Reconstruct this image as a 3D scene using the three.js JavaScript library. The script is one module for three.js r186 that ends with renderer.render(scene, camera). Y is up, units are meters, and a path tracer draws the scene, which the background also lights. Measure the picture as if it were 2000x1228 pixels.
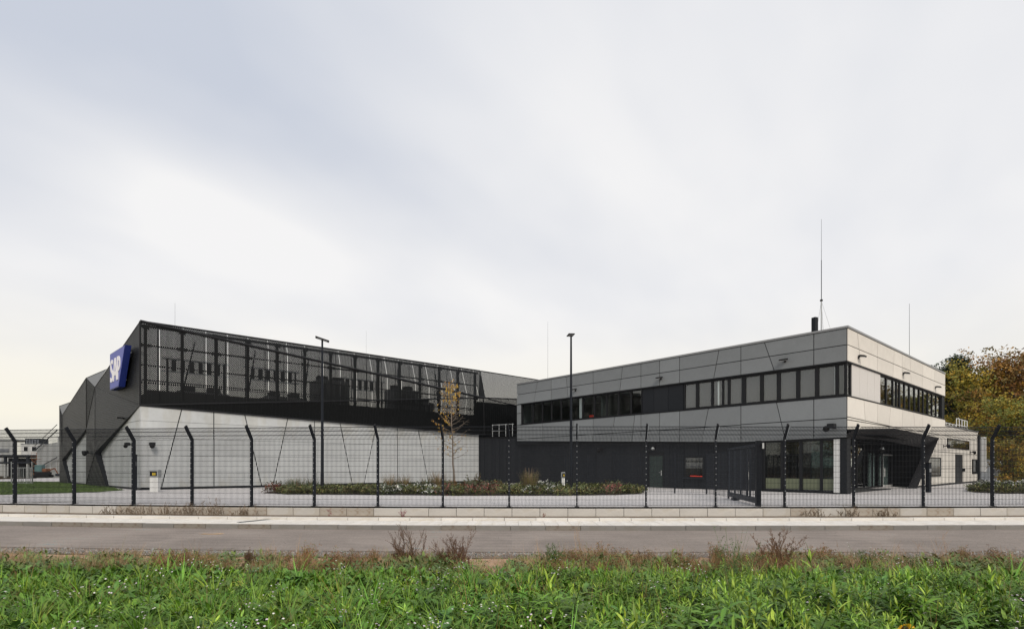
import * as THREE from 'three';
import { mergeGeometries } from 'three/addons/utils/BufferGeometryUtils.js';
import { RoundedBoxGeometry } from 'three/addons/geometries/RoundedBoxGeometry.js';
import { TextGeometry } from 'three/addons/geometries/TextGeometry.js';
import { FontLoader } from 'three/addons/loaders/FontLoader.js';

// ---------------------------------------------------------------- camera, sky, sun, exposure
const F = 1061, CX = 1000, HY = 912, EYE = 1.43;          // survey constants: focal length and horizon of the photograph, eye height above the yard
const scene = new THREE.Scene();
const camera = new THREE.PerspectiveCamera(2 * Math.atan(HY / F) * 180 / Math.PI, 2000 / (2 * HY), 0.1, 4000);
camera.position.set(0, EYE, 0);
camera.lookAt(0, EYE, -10);
camera.setViewOffset(2000, 2 * HY, 0, 0, 2000, 1228);       // a shift lens: the verticals stay upright
const renderer = new THREE.WebGLRenderer({ antialias: true });
renderer.toneMapping = THREE.LinearToneMapping;
renderer.toneMappingExposure = 1.55;
renderer.shadowMap.enabled = true;

const lerp = THREE.MathUtils.lerp, clamp = THREE.MathUtils.clamp, sstep = THREE.MathUtils.smoothstep;
function rng(seed) { let s = seed >>> 0; return () => { s = (s + 0x6d2b79f5) >>> 0; let t = Math.imul(s ^ (s >>> 15), 1 | s); t = (t + Math.imul(t ^ (t >>> 7), 61 | t)) ^ t; return ((t ^ (t >>> 14)) >>> 0) / 4294967296; }; }
function hash2(x, y, s) { let h = (Math.imul(x, 374761393) + Math.imul(y, 668265263) + Math.imul(s, 974634777)) | 0; h = Math.imul(h ^ (h >>> 13), 1274126177); return ((h ^ (h >>> 16)) >>> 0) / 4294967296; }
function vnoise(x, y, per, s) {                              // value noise, repeating every per cells (per = 0: never)
  const ix = Math.floor(x), iy = Math.floor(y), fx = x - ix, fy = y - iy, w = (i) => per ? ((i % per) + per) % per : i;
  const u = fx * fx * (3 - 2 * fx), v = fy * fy * (3 - 2 * fy);
  return lerp(lerp(hash2(w(ix), w(iy), s), hash2(w(ix + 1), w(iy), s), u), lerp(hash2(w(ix), w(iy + 1), s), hash2(w(ix + 1), w(iy + 1), s), u), v);
}
function fbm(x, y, per, s, oct = 4) { let a = 0.5, t = 0, n = 0; for (let i = 0; i < oct; i++) { t += a * vnoise(x, y, per, s + i * 17); n += a; x *= 2; y *= 2; per *= 2; a *= 0.5; } return t / n; }

{ // overcast sky: a high bright veil, a blue-grey bank drifting across the left half, warm and pale towards the horizon
  const W = 1024, H = 512, data = new Float32Array(W * H * 4);
  for (let row = 0; row < H; row++) {
    const el = ((row + 0.5) / H - 0.5) * Math.PI;
    for (let col = 0; col < W; col++) {
      const a = ((col + 0.5) / W - 0.5) * 2 * Math.PI, y = Math.sin(el), x = Math.cos(a) * Math.cos(el), z = Math.sin(a) * Math.cos(el);
      const o = (row * W + col) * 4, yy = Math.max(y, 0) + 0.22;
      const px = x / yy, pz = z / yy;                         // on a cloud layer overhead
      const n1 = fbm(px * 0.8 + 11.3 + pz * 0.35, pz * 1.0 + 4.1, 0, 5, 5), n2 = fbm(px * 2.1 + 3 - pz * 0.5, pz * 2.1 + 9, 0, 31, 5);
      const az = Math.atan2(x, -z);
      const bank = (a0, e0, wa, we, k = 0) => { const da = az - a0, de = el - e0 - k * da; return Math.exp(-((da / wa) ** 2 + (de / we) ** 2)); };
      const over = sstep(el, 0.55, 0.95) * 0.62, veil = sstep(el, 0.10, 0.45) * 0.16;
      let g = 0.95 * bank(-0.62, 0.60, 0.50, 0.17) + 0.62 * bank(-0.12, 0.45, 0.34, 0.09, -0.25) + 0.5 * bank(-0.95, 0.36, 0.28, 0.13) + 0.4 * bank(-2.2, 0.5, 0.7, 0.25) + 0.4 * bank(2.4, 0.55, 0.8, 0.2) + over + veil - 0.55 * bank(-0.47, 0.37, 0.16, 0.055, -0.2);
      const n3 = fbm(px * 1.5 + pz * 1.1 + 31, (pz - px) * 0.7 + 17, 0, 57, 5);
      const n4 = fbm(px * 3.2 + pz * 2.6 + 5, (pz - px) * 1.1 + 7, 0, 67, 5);
      g = clamp(g * (0.12 + 1.7 * n1) + (n2 - 0.5) * 0.3 + (n3 - 0.5) * 0.6 + (n4 - 0.5) * 0.5 * sstep(el, 0.06, 0.25), 0, 1.05);
      const warm = 1 - sstep(Math.max(y, 0), 0.0, 0.30);
      const hi = [lerp(0.586, 0.624, warm), lerp(0.583, 0.592, warm), lerp(0.586, 0.50, warm)], lo = [0.39, 0.415, 0.47];
      for (let c = 0; c < 3; c++) data[o + c] = y < -0.02 ? [0.20, 0.19, 0.17][c] : lerp(hi[c], lo[c], g);
      data[o + 3] = 1;
    }
  }
  const t = new THREE.DataTexture(data, W, H, THREE.RGBAFormat, THREE.FloatType);
  t.mapping = THREE.EquirectangularReflectionMapping; t.magFilter = THREE.LinearFilter; t.minFilter = THREE.LinearFilter; t.needsUpdate = true;
  scene.background = t; scene.environment = t;
}
const sun = new THREE.DirectionalLight(0xfff3e4, 1.35);        // the sun behind thin cloud: very soft, from behind the camera, a little to the right
sun.position.set(18, 50, 62); sun.target.position.set(0, 0, -30);
sun.position.add(sun.target.position);
sun.castShadow = true; sun.shadow.radius = 30; sun.shadow.mapSize.set(2048, 2048);
Object.assign(sun.shadow.camera, { left: -90, right: 90, top: 70, bottom: -70, near: 1, far: 260 });
scene.add(sun, sun.target); sun.name = 'sun_light';

// ---------------------------------------------------------------- textures and materials
const texCache = new Map();
function tex(key, size, fn, { srgb = false, filter = true } = {}) {      // fn(x, y in 0..1) -> [r, g, b] in 0..1 (linear for colour maps, stored as sRGB)
  if (texCache.has(key)) return texCache.get(key);
  const d = new Uint8Array(size * size * 4), c = new THREE.Color();
  for (let j = 0; j < size; j++) for (let i = 0; i < size; i++) {
    const v = fn((i + 0.5) / size, (j + 0.5) / size), o = (j * size + i) * 4;
    if (srgb) { c.setRGB(v[0], v[1], v[2]).convertLinearToSRGB(); d[o] = c.r * 255; d[o + 1] = c.g * 255; d[o + 2] = c.b * 255; } else { d[o] = v[0] * 255; d[o + 1] = v[1] * 255; d[o + 2] = v[2] * 255; }
    d[o + 3] = 255;
  }
  const t = new THREE.DataTexture(d, size, size); t.wrapS = t.wrapT = THREE.RepeatWrapping; t.magFilter = filter ? THREE.LinearFilter : THREE.NearestFilter;
  if (srgb) t.colorSpace = THREE.SRGBColorSpace; t.needsUpdate = true; texCache.set(key, t); return t;
}
function rep(t, metres, mh = metres) { const c = t.clone(); c.repeat.set(1 / metres, 1 / mh); c.needsUpdate = true; return c; }
const grey = (v) => [v, v, v];
// mean-one grain maps: they multiply a base colour
const grainFine = tex('grainFine', 256, (x, y) => grey(0.78 + 0.2 * fbm(x * 48, y * 48, 48, 3, 3) + 0.04 * (hash2(x * 9999, y * 9999, 2) - 0.5)), { srgb: true });
const grainBoard = tex('grainBoard', 512, (x, y) => { const a = fbm(x * 6, y * 6, 6, 7, 5), b = fbm(x * 90, y * 90, 90, 9, 2); return grey(0.80 + 0.10 * a + 0.12 * b); }, { srgb: true });
const concreteMap = tex('concrete', 512, (x, y) => {
  const a = fbm(x * 5, y * 5, 5, 21, 5), b = fbm(x * 40, y * 40, 40, 23, 3), st = sstep(fbm(x * 9, y * 3, 3, 25, 4), 0.56, 0.72), sp = vnoise(x * 120, y * 120, 120, 27) > 0.93 ? 0.25 : 0;
  const v = 0.76 + 0.18 * a + 0.10 * (b - 0.5) - sp * 0.3; return [v * (1 - 0.07 * st), v * (1 - 0.09 * st), v * (1 - 0.13 * st)];
}, { srgb: true });
const dirtMap = tex('dirtyconcrete', 512, (x, y) => {
  const a = fbm(x * 7, y * 7, 7, 41, 5), st = sstep(fbm(x * 14, y * 10, 2, 43, 5), 0.44, 0.60), b = hash2(x * 7777, y * 7777, 5);
  const v = 0.66 + 0.25 * a + 0.08 * (b - 0.5); return [v * lerp(0.95, 0.72, st), v * lerp(0.90, 0.60, st), v * lerp(0.83, 0.50, st)];
}, { srgb: true });
const asphaltMap = tex('asphalt', 1024, (x, y) => {
  const crk = Math.abs(fbm(x * 5 + 0.02 * y, y * 4, 0, 57, 4) - 0.5) < 0.0022 && fbm(x * 3, y * 3, 3, 58, 2) > 0.52 ? 0.62 : 1, pat = sstep(fbm(x * 3, y * 5, 0, 59, 3), 0.52, 0.58) * 0.09;
  const a = fbm(x * 8, y * 8, 8, 51, 4), s = fbm(x * 4, y * 70, 4, 53, 3), h = hash2(x * 8191, y * 8191, 7), big = vnoise(x * 380, y * 380, 380, 55);
  const v = 0.60 + 0.30 * (a - 0.3) + 0.22 * (s - 0.5) + 0.20 * (h - 0.5) + 0.22 * (big - 0.5); { const w = (v + pat) * crk; return [w * 1.02, w * 0.985, w * 0.95]; }
}, { srgb: true });
const paverMap = tex('paver', 512, (x, y) => {               // 2 m x 2 m of 0.2 x 0.1 m block paving
  const r = Math.floor(y * 20), bx = x * 10 + (r % 2) * 0.5, i = ((Math.floor(bx) % 10) + 10) % 10, fx = bx - Math.floor(bx), fy = y * 20 - r;
  const j = Math.min(fx * 2, (1 - fx) * 2, fy, 1 - fy) < 0.09 ? 0.62 : 1, k = 0.80 + 0.20 * hash2(i, r, 61);
  return grey(clamp(k * j * (0.92 + 0.16 * hash2(x * 7919, y * 7919, 63)), 0, 1));
}, { srgb: true });
const soilMap = tex('soil', 512, (x, y) => {
  const a = fbm(x * 8, y * 8, 8, 71, 5), b = hash2(x * 6007, y * 6007, 73), c = vnoise(x * 70, y * 70, 70, 75), g = sstep(fbm(x * 12, y * 12, 12, 77, 4), 0.5, 0.66);
  const v = 0.45 + 0.4 * a + 0.22 * (b - 0.5) + 0.3 * (c - 0.5); return [v, v * lerp(0.86, 0.95, g), v * lerp(0.74, 0.9, g)];
}, { srgb: true });
const lawnMap = tex('lawn', 256, (x, y) => { const a = fbm(x * 6, y * 6, 6, 81, 4), b = hash2(x * 5003, y * 5003, 83); const v = 0.4 + 0.4 * a + 0.3 * (b - 0.5); return [v * 0.95, v, v * 0.7]; }, { srgb: true });
const ribBump = tex('rib', 64, (x) => grey(x < 0.5 ? 1 : 0.0));
const slatBump = tex('slat', 128, (x) => grey(sstep(Math.abs(((x * 8) % 1) - 0.5), 0.28, 0.42) < 0.5 ? 1 : 0));
const fineBump = tex('fineBump', 256, (x, y) => grey(0.5 * fbm(x * 60, y * 60, 60, 91, 3) + 0.5 * hash2(x * 4001, y * 4001, 93)));
const perf = tex('perf', 64, (x, y) => {                      // staggered slots of a perforated sheet: 1 = metal, 0 = hole
  const open = (u, v) => { const dx = ((u + 1.5) % 1) - 0.5, dy = ((v + 1.5) % 1) - 0.5; return Math.abs(dx) / 0.14 + Math.abs(dy) / 0.185 < 1; };
  const h = open(x - 0.25, y - 0.25) || open(x - 0.75, y - 0.75) || open(x + 0.75, y - 0.25) ; return grey(h ? 0 : 1);
});
const perfWide = tex('perfWide', 64, (x, y) => { const f = (u, v) => Math.abs(((u + 1.5) % 1) - 0.5) / 0.21 + Math.abs(((v + 1.5) % 1) - 0.5) / 0.30 < 1; return grey(f(x - 0.25, y - 0.25) || f(x - 0.75, y - 0.75) || f(x + 0.75, y - 0.25) ? 0 : 1); });
const std = (o) => new THREE.MeshStandardMaterial({ roughness: 0.8, side: THREE.DoubleSide, ...o });
const phy = (o) => new THREE.MeshPhysicalMaterial({ roughness: 0.8, side: THREE.DoubleSide, ...o });
const blk = (o) => phy({ specularIntensity: 0.35, roughness: 0.7, ...o });
const L = (r, g = r, b = r) => new THREE.Color().setRGB(r, g, b);
const SHEET = { color: L(0.0068, 0.0078, 0.0086), roughness: 0.42, specularIntensity: 0.31 };
const M = {
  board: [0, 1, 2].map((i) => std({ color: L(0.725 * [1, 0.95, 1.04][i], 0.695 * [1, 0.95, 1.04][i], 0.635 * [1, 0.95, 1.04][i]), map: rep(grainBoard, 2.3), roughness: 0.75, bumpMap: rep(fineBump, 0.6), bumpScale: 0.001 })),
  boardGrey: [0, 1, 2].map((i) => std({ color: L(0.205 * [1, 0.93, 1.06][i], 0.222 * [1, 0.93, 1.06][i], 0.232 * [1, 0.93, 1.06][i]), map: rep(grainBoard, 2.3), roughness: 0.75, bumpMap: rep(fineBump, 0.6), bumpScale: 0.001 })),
  cast: [0, 1, 2].map((i) => std({ color: L(0.53 * [1, 0.95, 1.04][i], 0.555 * [1, 0.95, 1.04][i], 0.565 * [1, 0.95, 1.04][i]), map: rep(concreteMap, 7), roughness: 0.85 })),
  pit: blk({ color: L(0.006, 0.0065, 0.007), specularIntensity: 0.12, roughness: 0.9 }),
  dark: blk({ color: L(0.014, 0.0165, 0.020), roughness: 0.55, map: rep(grainFine, 1.5) }),
  darkPanel: [0, 1].map((i) => blk({ color: L(0.016 + i * 0.003, 0.0185 + i * 0.003, 0.023 + i * 0.003), roughness: 0.5, map: rep(grainFine, 1.1) })),
  darkSlat: blk({ color: L(0.022, 0.024, 0.028), roughness: 0.6, bumpMap: rep(slatBump, 0.8), bumpScale: 0.03 }),
  frame: blk({ color: L(0.013, 0.014, 0.016), roughness: 0.45 }),
  fence: blk({ color: L(0.012, 0.014, 0.018), roughness: 0.5 }),
  fencePost: blk({ color: L(0.010, 0.013, 0.019), roughness: 0.45 }),
  gate: blk({ color: L(0.030, 0.036, 0.046), roughness: 0.45, metalness: 0.2 }),
  glass: phy({ color: L(0.86, 0.89, 0.89), transmission: 1, roughness: 0.015, ior: 1.62, thickness: 0 }),
  glassTint: phy({ color: L(0.34, 0.42, 0.42), transmission: 1, roughness: 0.02, ior: 1.7, thickness: 0 }),
  bandGreen: std({ color: L(0.15, 0.17, 0.105), roughness: 0.6 }),
  alu: std({ color: L(0.55, 0.56, 0.56), roughness: 0.5 }),
  blind: std({ color: L(0.12, 0.112, 0.124), roughness: 0.9, map: rep(grainFine, 0.8) }),  // mauve grey puts the sky mirrored in the panes into the colour
  white: std({ color: L(0.72, 0.73, 0.72), roughness: 0.6 }),
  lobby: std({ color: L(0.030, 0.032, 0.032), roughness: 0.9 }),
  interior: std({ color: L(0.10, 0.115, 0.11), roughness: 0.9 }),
  ceiling: std({ color: L(0.45, 0.46, 0.46), roughness: 0.9 }),
  steel: std({ color: L(0.62, 0.63, 0.63), roughness: 0.38, metalness: 0.85 }),
  galv: std({ color: L(0.40, 0.42, 0.43), roughness: 0.5, metalness: 0.6 }),
  coping: std({ color: L(0.26, 0.265, 0.27), roughness: 0.42, metalness: 0.5 }),
  mesh: phy({ ...SHEET, alphaMap: rep(perf, 0.12), transparent: true, bumpMap: rep(ribBump, 0.24), bumpScale: 0.03 }),
  meshOpen: phy({ ...SHEET, alphaMap: rep(perfWide, 0.16), transparent: true, bumpMap: rep(ribBump, 0.24), bumpScale: 0.02 }),
  meshSolid: phy({ ...SHEET, bumpMap: rep(tex('weave', 64, (x, y) => grey(((x * 4) % 1 < 0.4 ? 0.2 : 1) * ((y * 8) % 1 < 0.35 ? 0.5 : 1))), 1.0), bumpScale: 0.05 }),
  zinc: std({ color: L(0.28, 0.30, 0.34), roughness: 0.45, metalness: 0.55, map: rep(grainFine, 2) }),
  blue: phy({ color: L(0.115, 0.135, 0.42), roughness: 0.5, specularIntensity: 0.4 }),
  blueSide: std({ color: L(0.006, 0.022, 0.19), roughness: 0.4 }),
  letter: std({ color: L(0.78, 0.77, 0.80), roughness: 0.4 }),
  bark: std({ color: L(0.075, 0.055, 0.042), roughness: 0.95, map: rep(grainFine, 0.4) }),
  barkPale: std({ color: L(0.22, 0.18, 0.145), roughness: 0.9, map: rep(grainFine, 0.15) }),
  leaf: phy({ color: L(1, 1, 1), vertexColors: true, roughness: 0.62 }),
  plant: phy({ color: L(1, 1, 1), vertexColors: true, roughness: 0.55 }),
  shutter: std({ color: L(0.72, 0.70, 0.67), roughness: 0.7, bumpMap: rep(ribBump, 0.06), bumpScale: 0.01, map: rep(grainFine, 0.7) }),
  canopy: blk({ color: L(0.014, 0.0135, 0.0145), roughness: 0.5, bumpMap: rep(slatBump, 1.6), bumpScale: 0.02 }),
  trim: phy({ ...SHEET }),
  red: std({ color: L(0.75, 0.045, 0.02), roughness: 0.5 }),
  orange: std({ color: L(0.20, 0.075, 0.03), roughness: 0.5 }),
  black: blk({ color: L(0.006), roughness: 0.5 }),
  yellow: std({ color: L(0.5, 0.36, 0.02), roughness: 0.6 }),
  teal: std({ color: L(0.10, 0.20, 0.21), roughness: 0.4 }),
};

// ---------------------------------------------------------------- helpers
const used = new Map();
function numbered(n) { const k = (used.get(n) ?? 0); used.set(n, k + 1); return k ? n + '_' + String(k).padStart(3, '0') : n; }
function shade(o) { o.traverse((m) => { if (m.isMesh) { m.castShadow = true; m.receiveShadow = true; } }); return o; }
function tag(o, label, category, group, kind) { o.userData = { ...o.userData, ...(label && { label }), ...(category && { category }), ...(group && { group }), ...(kind && { kind }) }; return o; }
function thing(name, label, category, pos = [0, 0, 0], turn = 0, group) { const o = new THREE.Group(); o.name = numbered(name); o.position.set(...pos); o.rotation.y = turn; scene.add(o); o.updateMatrixWorld(); return tag(o, label, category, group); }
function part(name, geo, mat, parent, label) { const m = new THREE.Mesh(geo, mat); m.name = name; m.castShadow = m.receiveShadow = true; parent.add(m); if (label) m.userData.label = label; return m; }
function solo(name, geo, mat, label, category, group, kind) { const m = new THREE.Mesh(geo, mat); m.name = numbered(name); m.castShadow = m.receiveShadow = true; scene.add(m); return tag(m, label, category, group, kind); }
function structure(name, geo, mat) { return solo(name, geo, mat, null, null, null, 'structure'); }
const bx = (w, h, d, x = 0, y = 0, z = 0) => { const g = new THREE.BoxGeometry(w, h, d).toNonIndexed(); g.translate(x, y, z); return g; };
const rb = (w, h, d, x = 0, y = 0, z = 0, r = 0.01) => { const g = new RoundedBoxGeometry(w, h, d, 1, Math.min(r, w / 2.1, h / 2.1, d / 2.1)); const n = g.index ? g.toNonIndexed() : g; n.translate(x, y, z); return n; };
const span = (x0, x1, y0, y1, z0, z1) => bx(x1 - x0, y1 - y0, z1 - z0, (x0 + x1) / 2, (y0 + y1) / 2, (z0 + z1) / 2);
const cyl = (r0, r1, h, x = 0, y = 0, z = 0, n = 12) => { const g = new THREE.CylinderGeometry(r1, r0, h, n).toNonIndexed(); g.translate(x, y + h / 2, z); return g; };
const sph = (r, x, y, z, w = 12, h = 8) => { const g = new THREE.SphereGeometry(r, w, h).toNonIndexed(); g.translate(x, y, z); return g; };
const merge = (a) => mergeGeometries(a.map((g) => { const n = g.index ? g.toNonIndexed() : g; for (const k of Object.keys(n.attributes)) if (!['position', 'normal', 'uv'].includes(k)) n.deleteAttribute(k); return n; }));
const V = (x, y, z) => new THREE.Vector3(x, y, z);
function rod(a, b, r, n = 6, r1 = r) { const d = b.clone().sub(a), g = new THREE.CylinderGeometry(r1, r, d.length(), n).toNonIndexed(); g.applyQuaternion(new THREE.Quaternion().setFromUnitVectors(V(0, 1, 0), d.clone().normalize())); g.translate(...a.clone().add(b).multiplyScalar(0.5).toArray()); return g; }
const at = (px, py, D) => V((px - CX) / F * D, EYE + (HY - py) / F * D, -D);            // a sighted point at depth D
const onGround = (px, py, y = 0) => at(px, py, (EYE - y) * F / (py - HY));                  // a sighted point on level ground
class MB {                                                      // collects triangles with colours
  constructor() { this.p = []; this.c = []; this.n = 0; }
  tri(a, b, c, k) { this.p.push(a.x, a.y, a.z, b.x, b.y, b.z, c.x, c.y, c.z); if (k) for (let i = 0; i < 3; i++) this.c.push(k[0], k[1], k[2]); }
  quad(a, b, c, d, k) { this.tri(a, b, c, k); this.tri(a, c, d, k); }
  tube(pts, r0, r1, sides, k) {
    let prev = null; const up = V(0.31, 0.2, 0.93);
    for (let i = 0; i < pts.length; i++) {
      const d = (pts[Math.min(i + 1, pts.length - 1)].clone().sub(pts[Math.max(i - 1, 0)])).normalize(), u = up.clone().cross(d).normalize(), v = d.clone().cross(u), r = lerp(r0, r1, i / (pts.length - 1)), ring = [];
      for (let s = 0; s < sides; s++) { const a = s / sides * 2 * Math.PI; ring.push(pts[i].clone().addScaledVector(u, Math.cos(a) * r).addScaledVector(v, Math.sin(a) * r)); }
      if (prev) for (let s = 0; s < sides; s++) this.quad(prev[s], prev[(s + 1) % sides], ring[(s + 1) % sides], ring[s], k);
      prev = ring;
    }
  }
  leaf(a, dir, nrm, len, w, k, fold = 0.25, droop = 0.25) {        // a lanceolate leaf in two folded halves
    const side = dir.clone().cross(nrm).normalize(), m = a.clone().addScaledVector(dir, len * 0.45).addScaledVector(nrm, len * 0.06), t = a.clone().addScaledVector(dir, len).addScaledVector(nrm, -len * droop);
    const l = m.clone().addScaledVector(side, w / 2).addScaledVector(nrm, w * fold), r = m.clone().addScaledVector(side, -w / 2).addScaledVector(nrm, w * fold);
    this.tri(a, m, l, k); this.tri(m, t, l, k); this.tri(a, r, m, k); this.tri(m, r, t, k);
  }
  blade(a, dir, nrm, len, w, k, fold = 0.2, droop = 0.25) {       // the same leaf with a rounder outline and a curved rib
    const side = dir.clone().cross(nrm).normalize(), at = (f, l) => a.clone().addScaledVector(dir, len * f).addScaledVector(nrm, len * (0.12 * f - (0.12 + droop) * f * f) + Math.abs(l) * fold).addScaledVector(side, l), W = [0.16, 0.92, 0.86, 0], T = [0, 0.3, 0.62, 1];
    for (let i = 0; i < 3; i++) for (const s of [-0.5, 0.5]) { const c0 = at(T[i], 0), c1 = at(T[i + 1], 0), e0 = at(T[i], s * w * W[i]), e1 = at(T[i + 1], s * w * W[i + 1]); this.tri(c0, c1, e1, k); if (i < 2 || true) this.tri(c0, e1, e0, k); }
  }
  geo(uvs = false) { const g = new THREE.BufferGeometry(); g.setAttribute('position', new THREE.Float32BufferAttribute(this.p, 3)); if (this.c.length) g.setAttribute('color', new THREE.Float32BufferAttribute(this.c, 3)); if (uvs) { const u = []; for (let i = 0; i < this.p.length; i += 3) u.push(this.p[i] + this.p[i + 2] * 0.6, this.p[i + 1]); g.setAttribute('uv', new THREE.Float32BufferAttribute(u, 2)); } g.computeVertexNormals(); return g; }
}
// convex polygons in the plane of a wall, cut by joint lines into panels
const area = (p) => p.reduce((s, [x, y], i) => { const [a, b] = p[(i + 1) % p.length]; return s + x * b - a * y; }, 0) / 2;
function clipP(p, [x0, y0], [x1, y1], off = 0) {                // keep the left side of the line, off metres in
  const nx = -(y1 - y0), ny = x1 - x0, l = Math.hypot(nx, ny), f = ([x, y]) => ((x - x0) * nx + (y - y0) * ny) / l - off, out = [];
  for (let i = 0; i < p.length; i++) { const a = p[i], b = p[(i + 1) % p.length], fa = f(a), fb = f(b); if (fa >= 0) out.push(a); if (fa * fb < 0) { const t = fa / (fa - fb); out.push([lerp(a[0], b[0], t), lerp(a[1], b[1], t)]); } }
  return out;
}
const ccw = (p) => area(p) < 0 ? [...p].reverse() : p;
function cut(polys, lines) { for (const [a, b] of lines) polys = polys.flatMap((p) => [clipP(p, a, b), clipP(p, b, a)].filter((q) => q.length > 2 && Math.abs(area(q)) > 0.004)); return polys; }
function inset(p, g) { p = ccw(p); let q = p; for (let i = 0; i < p.length; i++) q = clipP(q, p[i], p[(i + 1) % p.length], g); return q; }
function plate(p, z, t) { const g = new THREE.ExtrudeGeometry(new THREE.Shape(p.map(([x, y]) => new THREE.Vector2(x, y))), { depth: t, bevelEnabled: false }); g.translate(0, 0, z); return g; }
const rect = (x0, x1, y0, y1) => [[x0, y0], [x1, y0], [x1, y1], [x0, y1]];
class Face {                                                      // a vertical wall plane: origin (X, depth), direction to the right as seen from outside
  constructor(X, D, rx, rD) { Object.assign(this, { X, D, rx, rD }); this.turn = Math.atan2(rD, rx); }
  uv(px, py, out = 0) { const k = (px - CX) / F, X = this.X + out * this.rD, D = this.D - out * this.rx, u = (k * D - X) / (this.rx - k * this.rD); return [u, EYE + (HY - py) * (D + u * this.rD) / F]; }
  u(px, out = 0) { return this.uv(px, 0, out)[0]; }
  pt(u, y, out = 0) { return V(this.X + u * this.rx + out * this.rD, y, -(this.D + u * this.rD - out * this.rx)); }
}
const C2 = (X) => (X < 3 ? (X < -26 ? 3.0276 - 0.2088 * (X + 26) : 0.0036 * (X - 3) ** 2) : (X > 30 ? 1.0935 + 0.081 * (X - 30) : 0.0015 * (X - 3) ** 2));  // the road's slow curve
function strip(d0, y0, d1, y1, { x0 = -60, x1 = 60, step = 1 } = {}) {        // a ribbon along the road between two offsets
  const p = [], uv = [], idx = [], n = Math.round((x1 - x0) / step);
  for (let i = 0; i <= n; i++) { const X = x0 + i * step, c = C2(X); p.push(X, y0, -(d0 + c), X, y1, -(d1 + c)); uv.push(X, d0, X, d1); if (i < n) { const a = i * 2; idx.push(a, a + 2, a + 1, a + 1, a + 2, a + 3); } }
  const g = new THREE.BufferGeometry(); g.setAttribute('position', new THREE.Float32BufferAttribute(p, 3)); g.setAttribute('uv', new THREE.Float32BufferAttribute(uv, 2)); g.setIndex(idx); g.computeVertexNormals(); return g;
}
function sheet(pts, y, hole) { const s = new THREE.Shape(pts.map((v) => new THREE.Vector2(v.x, v.z))); const g = new THREE.ShapeGeometry(s); const p = g.attributes.position; for (let i = 0; i < p.count; i++) p.setXYZ(i, p.getX(i), y, p.getY(i)); if (g.index) { const a = g.index.array; for (let i = 0; i < a.length; i += 3) { const t = a[i]; a[i] = a[i + 1]; a[i + 1] = t; } } g.computeVertexNormals(); return g; }

// ---------------------------------------------------------------- ground, yard, road
{
  const g = new THREE.PlaneGeometry(3000, 3000); g.rotateX(-Math.PI / 2); const uv = g.attributes.uv; for (let i = 0; i < uv.count; i++) uv.setXY(i, uv.getX(i) * 3000, uv.getY(i) * 3000);
  g.translate(0, -0.62, -200);
  structure('ground', g, std({ color: L(0.20, 0.17, 0.10), map: rep(soilMap, 9), roughness: 0.95 }));
}
{ // the paved yard of the compound behind the retaining wall
  const p = [], uv = [], idx = [], rows = [19.5, 24, 34, 60, 110], X0 = -60, X1 = 70;
  rows.forEach((d) => { for (let X = X0; X <= X1; X += 2) { const D = d === 19.5 ? d + C2(X) : Math.max(d, 19.6 + C2(X)); p.push(X, 0, -D); uv.push(X, D); } });
  const n = (X1 - X0) / 2 + 1; for (let r = 0; r < rows.length - 1; r++) for (let i = 0; i < n - 1; i++) { const a = r * n + i; idx.push(a, a + 1, a + n, a + n, a + 1, a + n + 1); }
  const g = new THREE.BufferGeometry(); g.setAttribute('position', new THREE.Float32BufferAttribute(p, 3)); g.setAttribute('uv', new THREE.Float32BufferAttribute(uv, 2)); g.setIndex(idx); g.computeVertexNormals();
  structure('paved_yard', g, std({ color: L(0.76, 0.735, 0.725), map: rep(paverMap, 2), roughness: 0.85 }));
}
const lawnPts = [onGround(-260, 968), onGround(0, 966.5), onGround(110, 963.5), onGround(190, 961), onGround(240, 957.5), onGround(207, 950.5), onGround(160, 945), onGround(128, 941), onGround(-200, 941)];
structure('lawn', sheet(lawnPts, 0.012), std({ color: L(0.085, 0.135, 0.022), map: rep(lawnMap, 3), roughness: 0.95 }));
structure('concrete_apron', sheet([onGround(26, 984), onGround(95, 979), onGround(200, 975.3), onGround(262, 974), onGround(180, 978)], 0.005), std({ color: L(0.62, 0.60, 0.56), map: rep(concreteMap, 3) }));
structure('concrete_apron', sheet([onGround(1622, 984), onGround(1705, 985), onGround(1766, 988), onGround(1700, 988.6), onGround(1660, 988)], 0.005), std({ color: L(0.62, 0.60, 0.56), map: rep(concreteMap, 3) }));
structure('planting_strip', strip(17.84, -0.285, 19.44, -0.33), std({ color: L(0.22, 0.18, 0.13), map: rep(soilMap, 1.7), roughness: 0.95 }));
structure('road', strip(12.02, -0.45, 16.12, -0.45), std({ color: L(0.335, 0.297, 0.270), map: rep(asphaltMap, 9), roughness: 0.88, bumpMap: rep(fineBump, 0.5), bumpScale: 0.004 }));
structure('gravel_shoulder', strip(11.3, -0.475, 12.05, -0.457), std({ color: L(0.22, 0.19, 0.165), map: rep(soilMap, 0.9), roughness: 0.95 }));
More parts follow.
